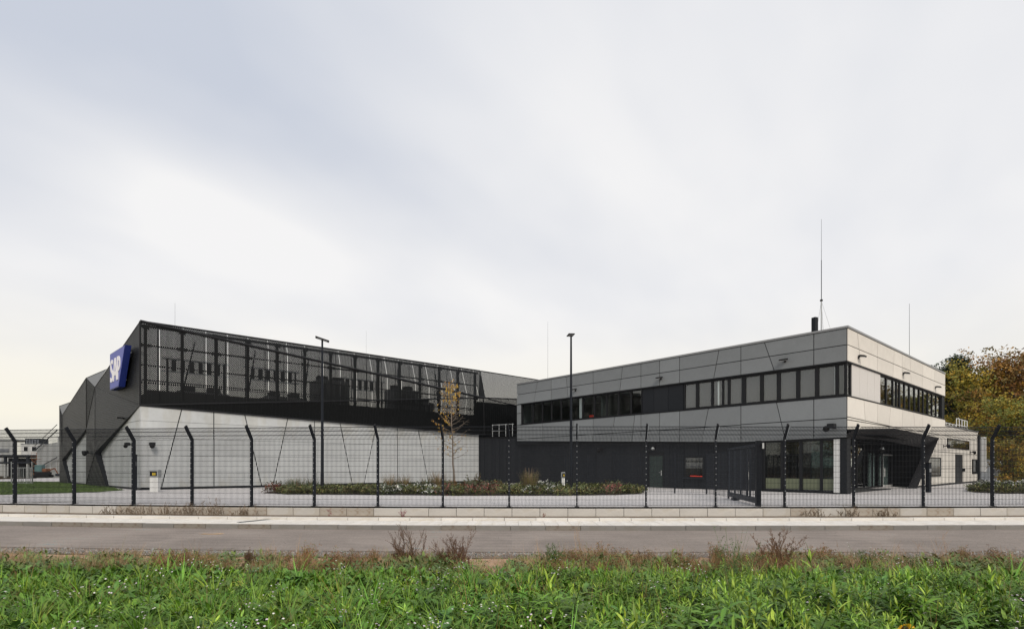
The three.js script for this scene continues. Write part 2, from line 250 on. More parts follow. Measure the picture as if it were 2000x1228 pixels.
{ // the field's bare soil: bumpy near the camera, running on to both sides and behind
  const p = [], uv = [], idx = [], xs = [], ds = [];
  for (let X = -90; X < -16; X += 6) xs.push(X); for (let X = -16; X <= 16; X += 0.16) xs.push(X); for (let X = 22; X <= 94; X += 6) xs.push(X);
  for (let D = -70; D < 2; D += 6) ds.push(D); for (let D = 2; D <= 11.5; D += 0.16) ds.push(D); ds.push(11.52);
  for (const D of ds) for (const X of xs) { const near = D > 2 && Math.abs(X) < 15 ? 1 : 0, e = sstep(D, 9.6, 11.3); p.push(X, -0.50 + near * (0.10 * (fbm(X * 1.1 + 40, D * 1.1 + 40, 0, 101, 4) - 0.45) + 0.05 * (fbm(X * 5 + 80, D * 5 + 80, 0, 103, 2) - 0.5)) * (1 - e * 0.55) + 0.015 * e, -(D + (D > 2 ? C2(X) * sstep(D, 2, 11.5) : 0))); uv.push(X, D); }
  const n = xs.length; for (let r = 0; r < ds.length - 1; r++) for (let i = 0; i < n - 1; i++) { const a = r * n + i; idx.push(a, a + 1, a + n, a + n, a + 1, a + n + 1); }
  const g = new THREE.BufferGeometry(); g.setAttribute('position', new THREE.Float32BufferAttribute(p, 3)); g.setAttribute('uv', new THREE.Float32BufferAttribute(uv, 2)); g.setIndex(idx); g.computeVertexNormals();
  structure('field_soil', g, std({ color: L(0.58, 0.43, 0.305), map: rep(soilMap, 1.6), roughness: 0.95 }));
}
{ // stones laid one by one along the road
  const R = rng(7);
  const row = (name, label, cat, d0, d1, y0, y1, len, gap, mats, x0, x1, kind, pick) => {
    const g = new THREE.Group(); g.name = numbered(name); scene.add(g); kind ? tag(g, null, null, null, kind) : tag(g, label, cat);
    const geo = rb(len - gap, y1 - y0, d1 - d0, 0, (y0 + y1) / 2, 0, 0.008); const pieces = [];
    for (let X = x0 + len / 2; X < x1; X += len) {
      const m = new THREE.Mesh(geo, mats[pick ? pick(X, R) : Math.floor(R() * mats.length)]); m.name = name.includes('wall') ? 'concrete_block' : name.includes('pavement') ? 'paving_slab' : 'kerb_stone';
      const th = Math.atan((C2(X + 0.5) - C2(X - 0.5))); m.position.set(X + (R() - 0.5) * 0.004, (R() - 0.5) * 0.008, -((d0 + d1) / 2 + C2(X)) + (R() - 0.5) * 0.008); m.rotation.y = th; m.castShadow = m.receiveShadow = true; g.add(m); pieces.push(m);
    }
    return g;
  };
  const cm = (k, s = 1, map = concreteMap, off = 0) => { const t = rep(map, 3.1, 2.3); t.offset.set(off * 0.37, off * 0.61); return std({ color: L(k * s, k * 0.965 * s, k * 0.90 * s), map: t, roughness: 0.9, bumpMap: rep(fineBump, 0.4), bumpScale: 0.003 }); };
  const wallM = [cm(0.60, 1, concreteMap, 0), cm(0.60, 0.93, concreteMap, 1), cm(0.60, 1.05, concreteMap, 2), cm(0.56, 0.95, dirtMap, 1), cm(0.52, 1, dirtMap, 2)];
  row('retaining_wall', 'low retaining wall of pale concrete blocks under the tall mesh fence', 'wall', 19.40, 19.52, -0.42, -0.055, 1.0, 0.014, wallM, -27, 30, null, (X, r) => (X > -15.5 && X < -9 ? (r() < 0.7 ? 4 : 3) : X > 9.4 && X < 14.5 ? (r() < 0.6 ? 3 : 1) : r() < 0.14 ? 3 : Math.floor(r() * 3)));
  const edge = [cm(0.74, 1, concreteMap, 3), cm(0.74, 0.94, concreteMap, 4), cm(0.70, 1, concreteMap, 5)];
  row('edging_kerb', null, null, 17.6, 17.84, -0.40, -0.232, 1.03, 0.012, edge, -26, 27, 'structure');
  const kerb = [cm(0.24, 1, concreteMap, 6), cm(0.23, 0.94, concreteMap, 5), cm(0.24, 1.06, concreteMap, 7), cm(0.27, 1, dirtMap, 8)];
  row('kerb', null, null, 16.1, 16.25, -0.60, -0.318, 1.04, 0.008, kerb, -25, 25, 'structure');
  const slab = [cm(0.84, 1, concreteMap, 9), cm(0.84, 0.97, concreteMap, 10), cm(0.84, 1.02, concreteMap, 11), cm(0.82, 1, concreteMap, 12)];
  const pv = row('pavement', null, null, 16.252, 16.92, -0.40, -0.315, 0.4, 0.006, slab, -24.6, 24.6, 'structure');
  const p2 = row('pavement_back', null, null, 16.924, 17.596, -0.40, -0.316, 0.4, 0.006, slab, -24.6, 24.6, 'structure');
  scene.remove(p2); for (const c of [...p2.children]) pv.add(c);
  // dark drain channel let into the pavement
  const a = onGround(466, 1020, -0.31), b = onGround(530, 1013.5, -0.31), d = b.clone().sub(a), t = thing('drain_channel', 'dark slotted drain channel cut slantwise across the pale pavement', 'drain', a.clone().add(b).multiplyScalar(0.5).toArray(), -Math.atan2(d.z, d.x));
  part('channel_frame', merge([span(-d.length() / 2, d.length() / 2, -0.01, 0.006, -0.11, -0.085), span(-d.length() / 2, d.length() / 2, -0.01, 0.006, 0.085, 0.11)]), M.galv, t);
  const bars = []; for (let x = -d.length() / 2 + 0.03; x < d.length() / 2; x += 0.06) bars.push(span(x - 0.018, x + 0.018, -0.01, 0.003, -0.085, 0.085)); part('grating', merge(bars), M.frame, t);
}

// ---------------------------------------------------------------- the two-storey office building
const CO = { X: 17.66, D: 28.6 }, RF = new Face(CO.X, CO.D, 0.7564, 0.6541), LF = new Face(CO.X, CO.D, 0.6543, -0.7562);
const office = thing('office_building', 'two storey office building clad in grey and white panels with dark ground floor', 'building', [CO.X, 0, -CO.D], RF.turn);
{
  const U = (px) => LF.u(px), W = (px) => RF.u(px), LEN = -26.3, WID = 21.9, ANX = 35.2;
  const onL = (m) => { m.rotation.y = -Math.PI / 2; return m; }, R = rng(11);
  const lp = (name, geo, mat, parent = office) => { const m = part(name, geo, mat, parent); if (parent === office) onL(m); return m; };
  const rp = (name, geo, mat, parent = office) => part(name, geo, mat, parent);
  const lineL = (x0, y0, x1, y1) => [LF.uv(x0, y0), LF.uv(x1, y1)], lineR = (x0, y0, x1, y1) => [RF.uv(x0, y0), RF.uv(x1, y1)];
  const vert = (u) => [[u, 0], [u, 9]], level = (y) => [[-50, y], [50, y]];
  const panels = (polys, put, mats, gap = 0.022, t = 0.035, z = 0) => polys.forEach((p) => { const q = inset(p, gap); if (q.length > 2 && Math.abs(area(q)) > 0.01) put('cladding_panel', plate(q, z, t), mats[Math.floor(R() * mats.length)]); });
  const WT = 7.01, WB = 5.16, TOP = 8.75, JL = 7.87, JM = 4.0;
  // backing walls, slabs and inner rooms (a closed shell; openings are only the windows)
  lp('wall', merge([span(LEN + 0.05, -0.05, WT, TOP, -0.3, -0.004), span(LEN + 0.05, -0.05, 3.5, WB, -0.3, -0.004), span(LEN + 0.05, U(1018), WB, WT, -0.3, -0.004), span(U(1253.5), U(1334), WB, WT, -0.3, -0.1)]), M.dark);
  rp('wall', merge([span(0.05, WID - 0.05, WT, TOP, -0.3, -0.004), span(0.05, WID - 0.05, 3.92, WB, -0.3, -0.004), span(W(1665), W(1721.6), WB, WT, -0.3, -0.06), span(W(1840.6), WID - 0.05, WB, WT, -0.3, -0.004)]), M.dark);
  rp('wall', merge([span(WID - 0.3, WID, 0, TOP, LEN, -0.31), span(0.31, WID - 0.31, 0, TOP, LEN, LEN + 0.3)]), M.boardGrey[0]);
  rp('roof', span(0.1, WID - 0.1, 8.5, 8.72, LEN + 0.1, -0.1), M.zinc);
  rp('floor', span(0.3, WID - 0.3, 4.55, 4.85, LEN + 0.3, -0.3), M.interior);
  rp('ceiling', span(0.31, WID - 0.31, 7.15, 7.2, LEN + 0.31, -0.31), M.ceiling);
  rp('inner_wall', merge([span(5.5, 5.6, 4.86, 7.14, LEN + 0.31, -5.5), span(5.5, WID - 0.31, 4.86, 7.14, -5.5, -5.4), span(0.31, 5.4, 4.86, 7.14, -10.4, -10.3), span(0.31, 5.4, 4.86, 7.14, -16.9, -16.8)]), M.interior);
  // cladding, upper band
  const upL = cut([rect(LEN, 0, WT, TOP)], [level(JL), lineL(1050, 746, 1044, 780), vert(U(1077)), lineL(1106, 735, 1110.5, 780), vert(U(1159)), lineL(1216.6, 715, 1211, 765), vert(U(1252.5)), vert(U(1289)), vert(U(1328)), lineL(1405, 684, 1395, 738), vert(U(1448)), lineL(1494, 669, 1513, 723), vert(U(1590.5))]);
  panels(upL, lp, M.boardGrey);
  const loL = [...cut([[[U(1448), 2.93], [0, 2.99], [0, WB], [U(1448), WB]]], [[[-50, 4.0], [50, 4.02]], lineL(1518, 788, 1528, 830), vert(U(1590.5))]),
    ...cut([[[LEN, 3.74], [U(1448), 2.93], [U(1448), WB], [LEN, WB]]], [[[-50, 3.84], [0, 4.0]], lineL(1122, 820, 1117, 850), vert(U(1159)), lineL(1201, 817, 1196, 850), vert(U(1252.5)), vert(U(1289)), vert(U(1328)), lineL(1384, 800, 1374, 850), vert(U(1060)), lineL(1240, 815, 1236, 850)])];
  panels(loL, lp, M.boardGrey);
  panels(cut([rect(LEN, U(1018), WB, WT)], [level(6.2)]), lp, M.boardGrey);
  const upR = cut([rect(0, WID, WT, TOP)], [level(JL), lineR(1674, 650, 1678, 690), vert(W(1713.5)), lineR(1745.5, 700, 1743, 740), vert(W(1762)), lineR(1777, 700, 1779, 740), vert(W(1802)), lineR(1826, 715, 1824, 760)]);
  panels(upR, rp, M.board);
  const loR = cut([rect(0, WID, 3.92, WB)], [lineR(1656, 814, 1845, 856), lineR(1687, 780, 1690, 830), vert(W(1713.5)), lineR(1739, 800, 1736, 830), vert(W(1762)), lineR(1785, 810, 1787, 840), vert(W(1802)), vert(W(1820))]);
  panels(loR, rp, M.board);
  const recess = [[0, 3.40], [7.1, 3.75], [18.2, 3.57], [12.1, 0]];
  panels([[[0, 3.40], [7.1, 3.75], [7.1, 3.92], [0, 3.92]], [[7.1, 3.75], [18.2, 3.57], [18.2, 3.92], [7.1, 3.92]], [[12.1, 0.12], [18.2, 0.12], [18.2, 3.57]]], rp, M.board);
  panels(cut([rect(18.2, ANX, 0.12, 3.92)], [level(2.6), level(1.3), vert(20.4), [[23.0, 0], [23.9, 4]], vert(26.2), [[29.4, 0], [28.8, 4]], vert(31.5), vert(33.6)]), rp, M.board);
  panels(cut([rect(WID, ANX, 3.92, 4.7)], [vert(26.2), vert(31.5)]), rp, M.board);
  // annex body behind the lower right panels
  rp('wall', merge([span(18.25, ANX - 0.05, 0, 4.68, -0.3, -0.004), span(ANX - 0.35, ANX - 0.05, 0, 4.68, -9, -0.31), span(WID + 0.01, ANX - 0.36, 0, 4.5, -9, -8.7)]), M.darkPanel[0]);
  rp('annex_roof', span(WID + 0.01, ANX, 4.5, 4.62, -8.69, -0.31), M.zinc);
  rp('plinth', span(12.1, ANX, 0, 0.115, -0.05, 0.02), M.dark);
  // copings
  const cop = (name, put, u0, u1, y, e = 0) => put(name, span(u0, u1, y, y + 0.11, -0.35, 0.075), M.coping);
  cop('coping', lp, LEN, 0.08, TOP + 0.005); cop('coping', rp, 0.08 + 0.27, WID, TOP + 0.007); cop('coping', rp, WID + 0.01, ANX, 4.71);
  lp('window_ledge', span(LEN, 0.03, WT - 0.06, WT - 0.004, -0.1, 0.05), M.frame); rp('window_ledge', span(0.05, WID, WT - 0.06, WT - 0.004, -0.1, 0.05), M.frame);
  lp('window_sill', span(U(1016), 0.05, WB + 0.004, WB + 0.05, -0.1, 0.065), M.frame); rp('window_sill', span(0.07, WID, WB + 0.004, WB + 0.05, -0.1, 0.065), M.frame);
  // windows
  const win = (put, u0, u1, y0, y1, z, glass, bar = 0.06, top = 0.07) => {
    const f = put('window', merge([span(u0, u0 + bar, y0, y1, z - 0.1, z), span(u1 - bar, u1, y0, y1, z - 0.1, z), span(u0 + bar, u1 - bar, y0, y0 + top, z - 0.1, z), span(u0 + bar, u1 - bar, y1 - top, y1, z - 0.1, z)]), M.frame);
    part('pane', span(u0 + bar, u1 - bar, y0 + top, y1 - top, z - 0.06, z - 0.052), glass, f); return f;
  };
  const y0 = WB + 0.055, y1 = WT - 0.065;
  const lw = [1018, 1040, 1058, 1076, 1095, 1113, 1137, 1160, 1184, 1207, 1231.5, 1253.5];
  lw.slice(0, -1).forEach((p, i) => win(lp, U(p), U(lw[i + 1]), y0, y1, -0.06, M.glass, i === 0 ? 0.16 : 0.075));
  const rw = [1334.6, 1361, 1391, 1411, 1422, 1452.5, 1487, 1520, 1558, 1595, 1635];
  rw.slice(0, -1).forEach((p, i) => win(lp, U(p) + 0.005, U(rw[i + 1]), y0, y1, -0.06, M.glass, i === 2 || i === 3 ? 0.05 : 0.10, 0.1));
  win(lp, U(1635) + 0.005, -0.1, y0, y1, -0.06, M.glass, 0.06, 0.1);
  lp('corner_post', span(-0.095, -0.005, y0, y1, -0.095, -0.02), M.frame);
  // blinds coloured to imitate reflected sky behind the right-hand windows, a pale column and curtain in the left-hand ones
  for (const [a, b] of [[1336, 1359], [1363, 1389], [1392, 1410], [1412, 1421], [1424, 1451], [1454, 1486], [1489, 1519], [1522, 1557], [1560, 1594], [1597, 1633]]) lp('sky_tone_blind', span(U(a) + 0.03, U(b) - 0.03, y0 + 0.1, y1 - 0.08, -0.215, -0.2), M.blind);
  
  lp('curtain', span(U(1127), U(1133), y0, y1, -0.36, -0.28), M.white); lp('curtain', span(U(1400), U(1403), y0, y1, -0.18, -0.14), M.white);
  lp('curtain', span(U(1629), U(1633), y0, y1, -0.18, -0.14), M.white);
  lp('display_strip', span(U(1147), U(1156), y0 + 0.1, y0 + 0.25, -0.26, -0.24), M.red);
  // dark panels between the window runs
  const dk = [1254, 1276.5, 1304.5, 1334]; dk.slice(0, -1).forEach((p, i) => lp('cladding_panel', plate(inset(rect(U(p), U(dk[i + 1]), y0, y1), 0.01), -0.09, 0.035), M.darkPanel[i % 2]));
  // right face: corner return, perforated white shutters, window run
  win(rp, 0.1, W(1665) - 0.005, y0, y1, -0.06, M.glass, 0.06);
  const sh = [1665.5, 1680.5, 1696, 1709.6, 1721]; sh.slice(0, -1).forEach((p, i) => rp('shutter_panel', plate(inset(rect(W(p), W(sh[i + 1]), y0, y1), 0.008), -0.05, 0.03), M.shutter));
  const rr = [1721.6, 1735, 1748, 1755, 1761, 1770.5, 1780, 1790, 1799, 1807, 1815.7, 1824, 1832, 1840.4];
  rr.slice(0, -1).forEach((p, i) => win(rp, W(p) + 0.004, W(rr[i + 1]), y0, y1, -0.06, M.glass, 0.07));
  rp('curtain', span(W(1760), W(1762.5), y0, y1, -0.4, -0.3), M.white);
  // ground floor on the left face: dark wall set back under the cladding, a door, a window, the glazed lobby
  const GU = U(1486, 0), gz = -0.28;
  lp('wall', span(LEN + 0.05, GU, 0, 3.7, gz - 0.25, gz - 0.04), M.dark);
  const gy = (u) => 3.66;
  const vs = [1010.5, 1040, 1070, 1100, 1130, 1160, 1190, 1220, 1249.5, 1275.5, 1303.5, 1332.6, 1360, 1390, 1420, 1450, 1486].map((p) => U(p));
  vs.slice(0, -1).forEach((u, i) => lp('dark_panel', plate(inset(rect(u, vs[i + 1], 0.02, 3.66), 0.008), gz - 0.04, 0.03), M.darkPanel[i % 2]));
  lp('soffit', span(LEN + 0.05, -0.05, 3.68, 3.74, gz - 0.3, -0.31), M.dark);
  { // door
    const a = U(1262.5), b = U(1292.5), d = lp('door', merge([span(a, a + 0.09, 0, 2.45, gz - 0.008, gz + 0.03), span(b - 0.09, b, 0, 2.45, gz - 0.008, gz + 0.03), span(a + 0.09, b - 0.09, 2.2, 2.45, gz - 0.008, gz + 0.03)]), M.frame);
    part('door_leaf', span(a + 0.09, b - 0.09, 0.02, 2.2, gz - 0.007, gz + 0.012), std({ color: L(0.019, 0.033, 0.030), roughness: 0.25 }), d);
    part('handle', merge([span(b - 0.22, b - 0.17, 0.85, 1.2, gz + 0.013, gz + 0.03), rod(V(b - 0.195, 1.06, gz + 0.07), V(b - 0.36, 1.06, gz + 0.07), 0.012), rod(V(b - 0.195, 1.06, gz + 0.02), V(b - 0.195, 1.06, gz + 0.07), 0.012)]), M.steel, d);
    const m = (a + b) / 2; lp('door_lamp', merge([sph(0.12, m - 0.2, 2.72, gz + 0.12), span(m - 0.28, m - 0.12, 2.62, 2.7, gz - 0.01, gz + 0.1)]), M.galv);
  }
  { // window with a half lowered slatted blind and an orange tray on its sill
    const a = U(1333), b = U(1372), f = win(lp, a, b, 0.72, 2.12, gz + 0.05, M.glass, 0.09);
    part('blind_slat', merge([...Array(9)].map((_, i) => span(a + 0.1, b - 0.1, 1.98 - i * 0.075, 1.995 - i * 0.075, gz + 0.052, gz + 0.09))), M.galv, f);
    part('sill', span(a - 0.05, b + 0.05, 0.66, 0.715, gz - 0.01, gz + 0.14), M.gate, f);
    const tr = lp('tray', merge([rb(0.42, 0.07, 0.2, U(1351), 0.84, gz - 0.002), rb(0.48, 0.06, 0.2, U(1362), 0.83, gz - 0.002)]), M.red); tr.name = 'window_tray';
  }
  // glazed lobby
  const mu = [1486, 1490, 1525.5, 1562.7, 1602.4, 1641];
  mu.slice(1, -1).forEach((p, i) => { const f = win(lp, U(p), U(mu[i + 2]) - 0.004, 0.06, 2.92, -0.16, M.glassTint, 0.07, 0.06); part('pale_green_band', span(U(p) + 0.09, U(mu[i + 2]) - 0.09, 0.18, 0.78, -0.2115, -0.208), M.bandGreen, f); });  // an opaque dull green band low on each pane
  lp('corner_column', span(U(1641), -0.02, 0, 3.0, -0.6, -0.05), M.dark);
  lp('lobby_plinth', span(U(1488), 0, 0, 0.055, -0.3, -0.05), M.dark);
  lp('white_pillar', span(U(1628), U(1640.5), 0.06, 2.95, -0.135, -0.06), M.white);
  lp('lobby_lintel', merge([span(U(1488), -0.02, 2.925, 2.99, -0.3, -0.05)]), M.frame);
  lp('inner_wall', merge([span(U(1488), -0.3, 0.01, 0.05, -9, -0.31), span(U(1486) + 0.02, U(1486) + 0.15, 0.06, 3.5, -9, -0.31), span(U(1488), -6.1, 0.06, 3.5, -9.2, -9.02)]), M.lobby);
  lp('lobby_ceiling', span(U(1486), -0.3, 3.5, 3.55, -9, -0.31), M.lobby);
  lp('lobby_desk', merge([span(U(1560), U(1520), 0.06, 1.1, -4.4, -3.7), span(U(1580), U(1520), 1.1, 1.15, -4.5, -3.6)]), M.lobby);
  // entrance recess with its folded dark surround
  const outer = [[0.1, 3.40], [7.1, 3.75], [18.2, 3.57], [12.1, 0]], inner = [[0.3, 2.98], [6.5, 3.17], [16.7, 2.78], [11.75, 0]];
  const zo = 0.36, zi = [-0.5, -0.5, -0.14, -0.08];
  for (let i = 0; i < 3; i++) {
    const n = [5, 9, 4][i];
    for (let k = 0; k < n; k++) {
      const g = 0.012, t0 = k / n + g / 8, t1 = (k + 1) / n - g / 8, P = (A, t, z) => V(lerp(A[i][0], A[i + 1][0], t), lerp(A[i][1], A[i + 1][1], t), z);
      const mb = new MB(), a = P(outer, t0, zo), b = P(outer, t1, zo), c = P(inner, t1, lerp(zi[i], zi[i + 1], t1)), d = P(inner, t0, lerp(zi[i], zi[i + 1], t0)); mb.quad(a, b, c, d); const a2 = P(outer, t0, 0.04), b2 = P(outer, t1, 0.04); mb.quad(a2, b2, b, a);
      mb.quad(a.clone().add(V(0, 0.03, 0)), b.clone().add(V(0, 0.03, 0)), b, a);
      rp('canopy_panel', mb.geo(true), M.canopy);
    }
  }
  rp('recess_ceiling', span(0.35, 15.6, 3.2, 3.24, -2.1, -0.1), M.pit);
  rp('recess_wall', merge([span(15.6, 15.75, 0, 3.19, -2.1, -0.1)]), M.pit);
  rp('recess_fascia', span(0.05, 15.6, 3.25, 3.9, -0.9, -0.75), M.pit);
  const G2 = (px) => RF.u(px, -1.9), ew = [0.35, G2(1675), G2(1690), G2(1706), G2(1725), G2(1748), G2(1765), G2(1781), 15.58];
  ew.slice(0, -1).forEach((u, i) => { if (i === 4 || i === 5) { win(rp, u, ew[i + 1], 2.35, 3.14, -1.9, M.glass, 0.05); const d = rp('glass_door', merge([span(u, u + 0.06, 0.02, 2.34, -2.0, -1.88), span(ew[i + 1] - 0.06, ew[i + 1], 0.02, 2.34, -2.0, -1.9), span(u + 0.06, ew[i + 1] - 0.06, 0.02, 0.14, -2.0, -1.9), span(u + 0.06, ew[i + 1] - 0.06, 2.26, 2.34, -2.0, -1.9)]), M.alu); part('pane', span(u + 0.06, ew[i + 1] - 0.06, 0.14, 2.26, -1.96, -1.95), M.glass, d); part('handle', merge([rod(V(u + 0.16, 0.75, -1.83), V(u + 0.16, 1.35, -1.83), 0.03), rod(V(u + 0.16, 0.8, -1.9), V(u + 0.16, 0.8, -1.83), 0.015), rod(V(u + 0.16, 1.3, -1.9), V(u + 0.16, 1.3, -1.83), 0.015)]), M.alu, d); } else win(rp, u, ew[i + 1], 0.02, 3.14, -1.9, M.glass, 0.05); });
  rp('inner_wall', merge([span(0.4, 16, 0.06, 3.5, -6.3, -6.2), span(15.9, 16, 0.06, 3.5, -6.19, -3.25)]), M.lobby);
  rp('curtain_and_transom_light', merge([span(G2(1709), G2(1719), 0.1, 2.4, -2.3, -2.2), span(G2(1729), G2(1745), 0.1, 2.4, -2.3, -2.2), span(G2(1753), G2(1757), 0.1, 2.0, -2.3, -2.2), span(1.0, 1.8, 2.3, 3.0, -2.3, -2.2), span(2.2, 3.2, 2.3, 3.0, -2.3, -2.2)]), std({ color: L(0.34, 0.42, 0.405), roughness: 0.8 }));  // curtains, plus two pale plates standing in for light in the transoms
  // annex openings
  const wr = (px0, px1, yb, yt, glass = M.glass, name = 'window') => { const a = W(px0), b = W(px1), z = 0.05, f = rp(name, merge([span(a, a + 0.12, yb, yt, 0.03, z + 0.02), span(b - 0.12, b, yb, yt, 0.03, z + 0.02), span(a + 0.12, b - 0.12, yb, yb + 0.08, 0.03, z + 0.02), span(a + 0.12, b - 0.12, yt - 0.08, yt, 0.03, z + 0.02)]), M.frame); part(name === 'door' ? 'door_leaf' : 'pane', span(a + 0.12, b - 0.12, yb + 0.08, yt - 0.08, 0.037, z), glass, f); return f; };
  const pg = phy({ color: L(0.008, 0.010, 0.010), roughness: 0.05, ior: 1.6 });
  wr(1850, 1893, 2.95, 3.75, pg);
  const blindW = wr(1808, 1837, 0.72, 2.15, pg); part('blind_slat', merge([...Array(14)].map((_, i) => span(W(1808) + 0.13, W(1837) - 0.13, 2.0 - i * 0.085, 2.02 - i * 0.085, 0.052, 0.11))), M.galv, blindW);
  wr(1899, 1909, 0.8, 2.15, pg);
  const dr = wr(1866, 1879.5, 0.1, 2.5, M.darkPanel[1], 'door'); part('handle', merge([span(W(1879.5) - 0.05, W(1879.5) + 0.3, 1.05, 1.3, 0.075, 0.2)]), M.frame, dr);
}
// floodlights and cameras mounted on the two facades
function mountedLamp(face, px, py, label, twin) {
  const [u, y] = face.uv(px, py, 0.3), p = face.pt(u, y, 0.035), t = thing('wall_floodlight', label, 'floodlight', p.toArray(), face.turn, 'floodlights mounted on the facades');
  part('bracket', merge([span(-0.06, 0.06, -0.1, 0.1, 0.0, 0.03), rod(V(0, 0, 0.02), V(0, 0.02, 0.14), 0.03)]), M.frame, t);
  const h = rb(0.42, 0.09, 0.26, 0, 0, 0, 0.02); h.rotateX(0.22); h.translate(0, 0.03, 0.22); part('lamp_head', h, M.frame, t);
  const l = new THREE.BoxGeometry(0.34, 0.012, 0.2).toNonIndexed(); l.rotateX(0.22); l.translate(0, -0.022, 0.225); part('lens', l, M.white, t);
}
mountedLamp(LF, 1120, 761, 'small dark floodlight on the grey facade just right of the centre lamp post'); mountedLamp(LF, 1287, 738, 'small dark floodlight on the grey facade above the blank dark panels'); mountedLamp(LF, 1530, 703, 'small dark floodlight on the grey facade nearest the building corner');
mountedLamp(RF, 1688, 696, 'small dark floodlight on the white facade nearest the building corner'); mountedLamp(RF, 1774, 729, 'small dark floodlight on the white facade, middle one of its three'); mountedLamp(RF, 1836, 756, 'small dark floodlight on the white facade nearest the trees');
function wallCamera(pos, turn, label, s = 1, twin = false) {
  const t = thing('security_camera', label, 'security camera', pos.toArray(), turn);
  part('arm', merge([span(-0.08, 0.08, -0.1, 0.1, 0, 0.03), rod(V(0, 0, 0.02), V(0, 0, 0.3 * s), 0.03)]), M.frame, t);
  part('housing', merge([rb(0.3 * s, 0.2 * s, 0.3 * s, 0, 0.02, 0.36 * s, 0.05)]), M.frame, t); part('dome', sph(0.13 * s, twin ? -0.2 * s : 0, -0.1 * s, 0.4 * s), M.black, t);
}
wallCamera(LF.pt(...LF.uv(1630, 833, 0.1), 0.036), LF.turn, 'black security camera on the grey cladding beside the corner, above the lobby', 1.25, true);
wallCamera(LF.pt(...LF.uv(1177, 878, -0.3), -0.25), LF.turn, 'black security camera on the dark ground floor wall left of the door', 1);
wallCamera(RF.pt(...RF.uv(1846, 871, 0.1), 0.036), RF.turn, 'thin camera on a bracket left of the high strip window', 0.8); wallCamera(RF.pt(...RF.uv(1897.5, 883, 0.1), 0.036), RF.turn, 'thin camera on a bracket right of the high strip window', 0.8);
{ // dome camera hanging in the entrance
  const p = RF.pt(RF.u(1723, -1), 0, -1), t = thing('dome_camera', 'round dome camera hanging from the entrance ceiling', 'security camera', [p.x, 2.5, p.z]);
  part('rod', cyl(0.02, 0.02, 0.5, 0, 0.16, 0), M.frame, t); part('dome', sph(0.17, 0, 0.05, 0, 16, 10), M.black, t); part('collar', cyl(0.17, 0.12, 0.12, 0, 0.1, 0, 16), M.galv, t);
}
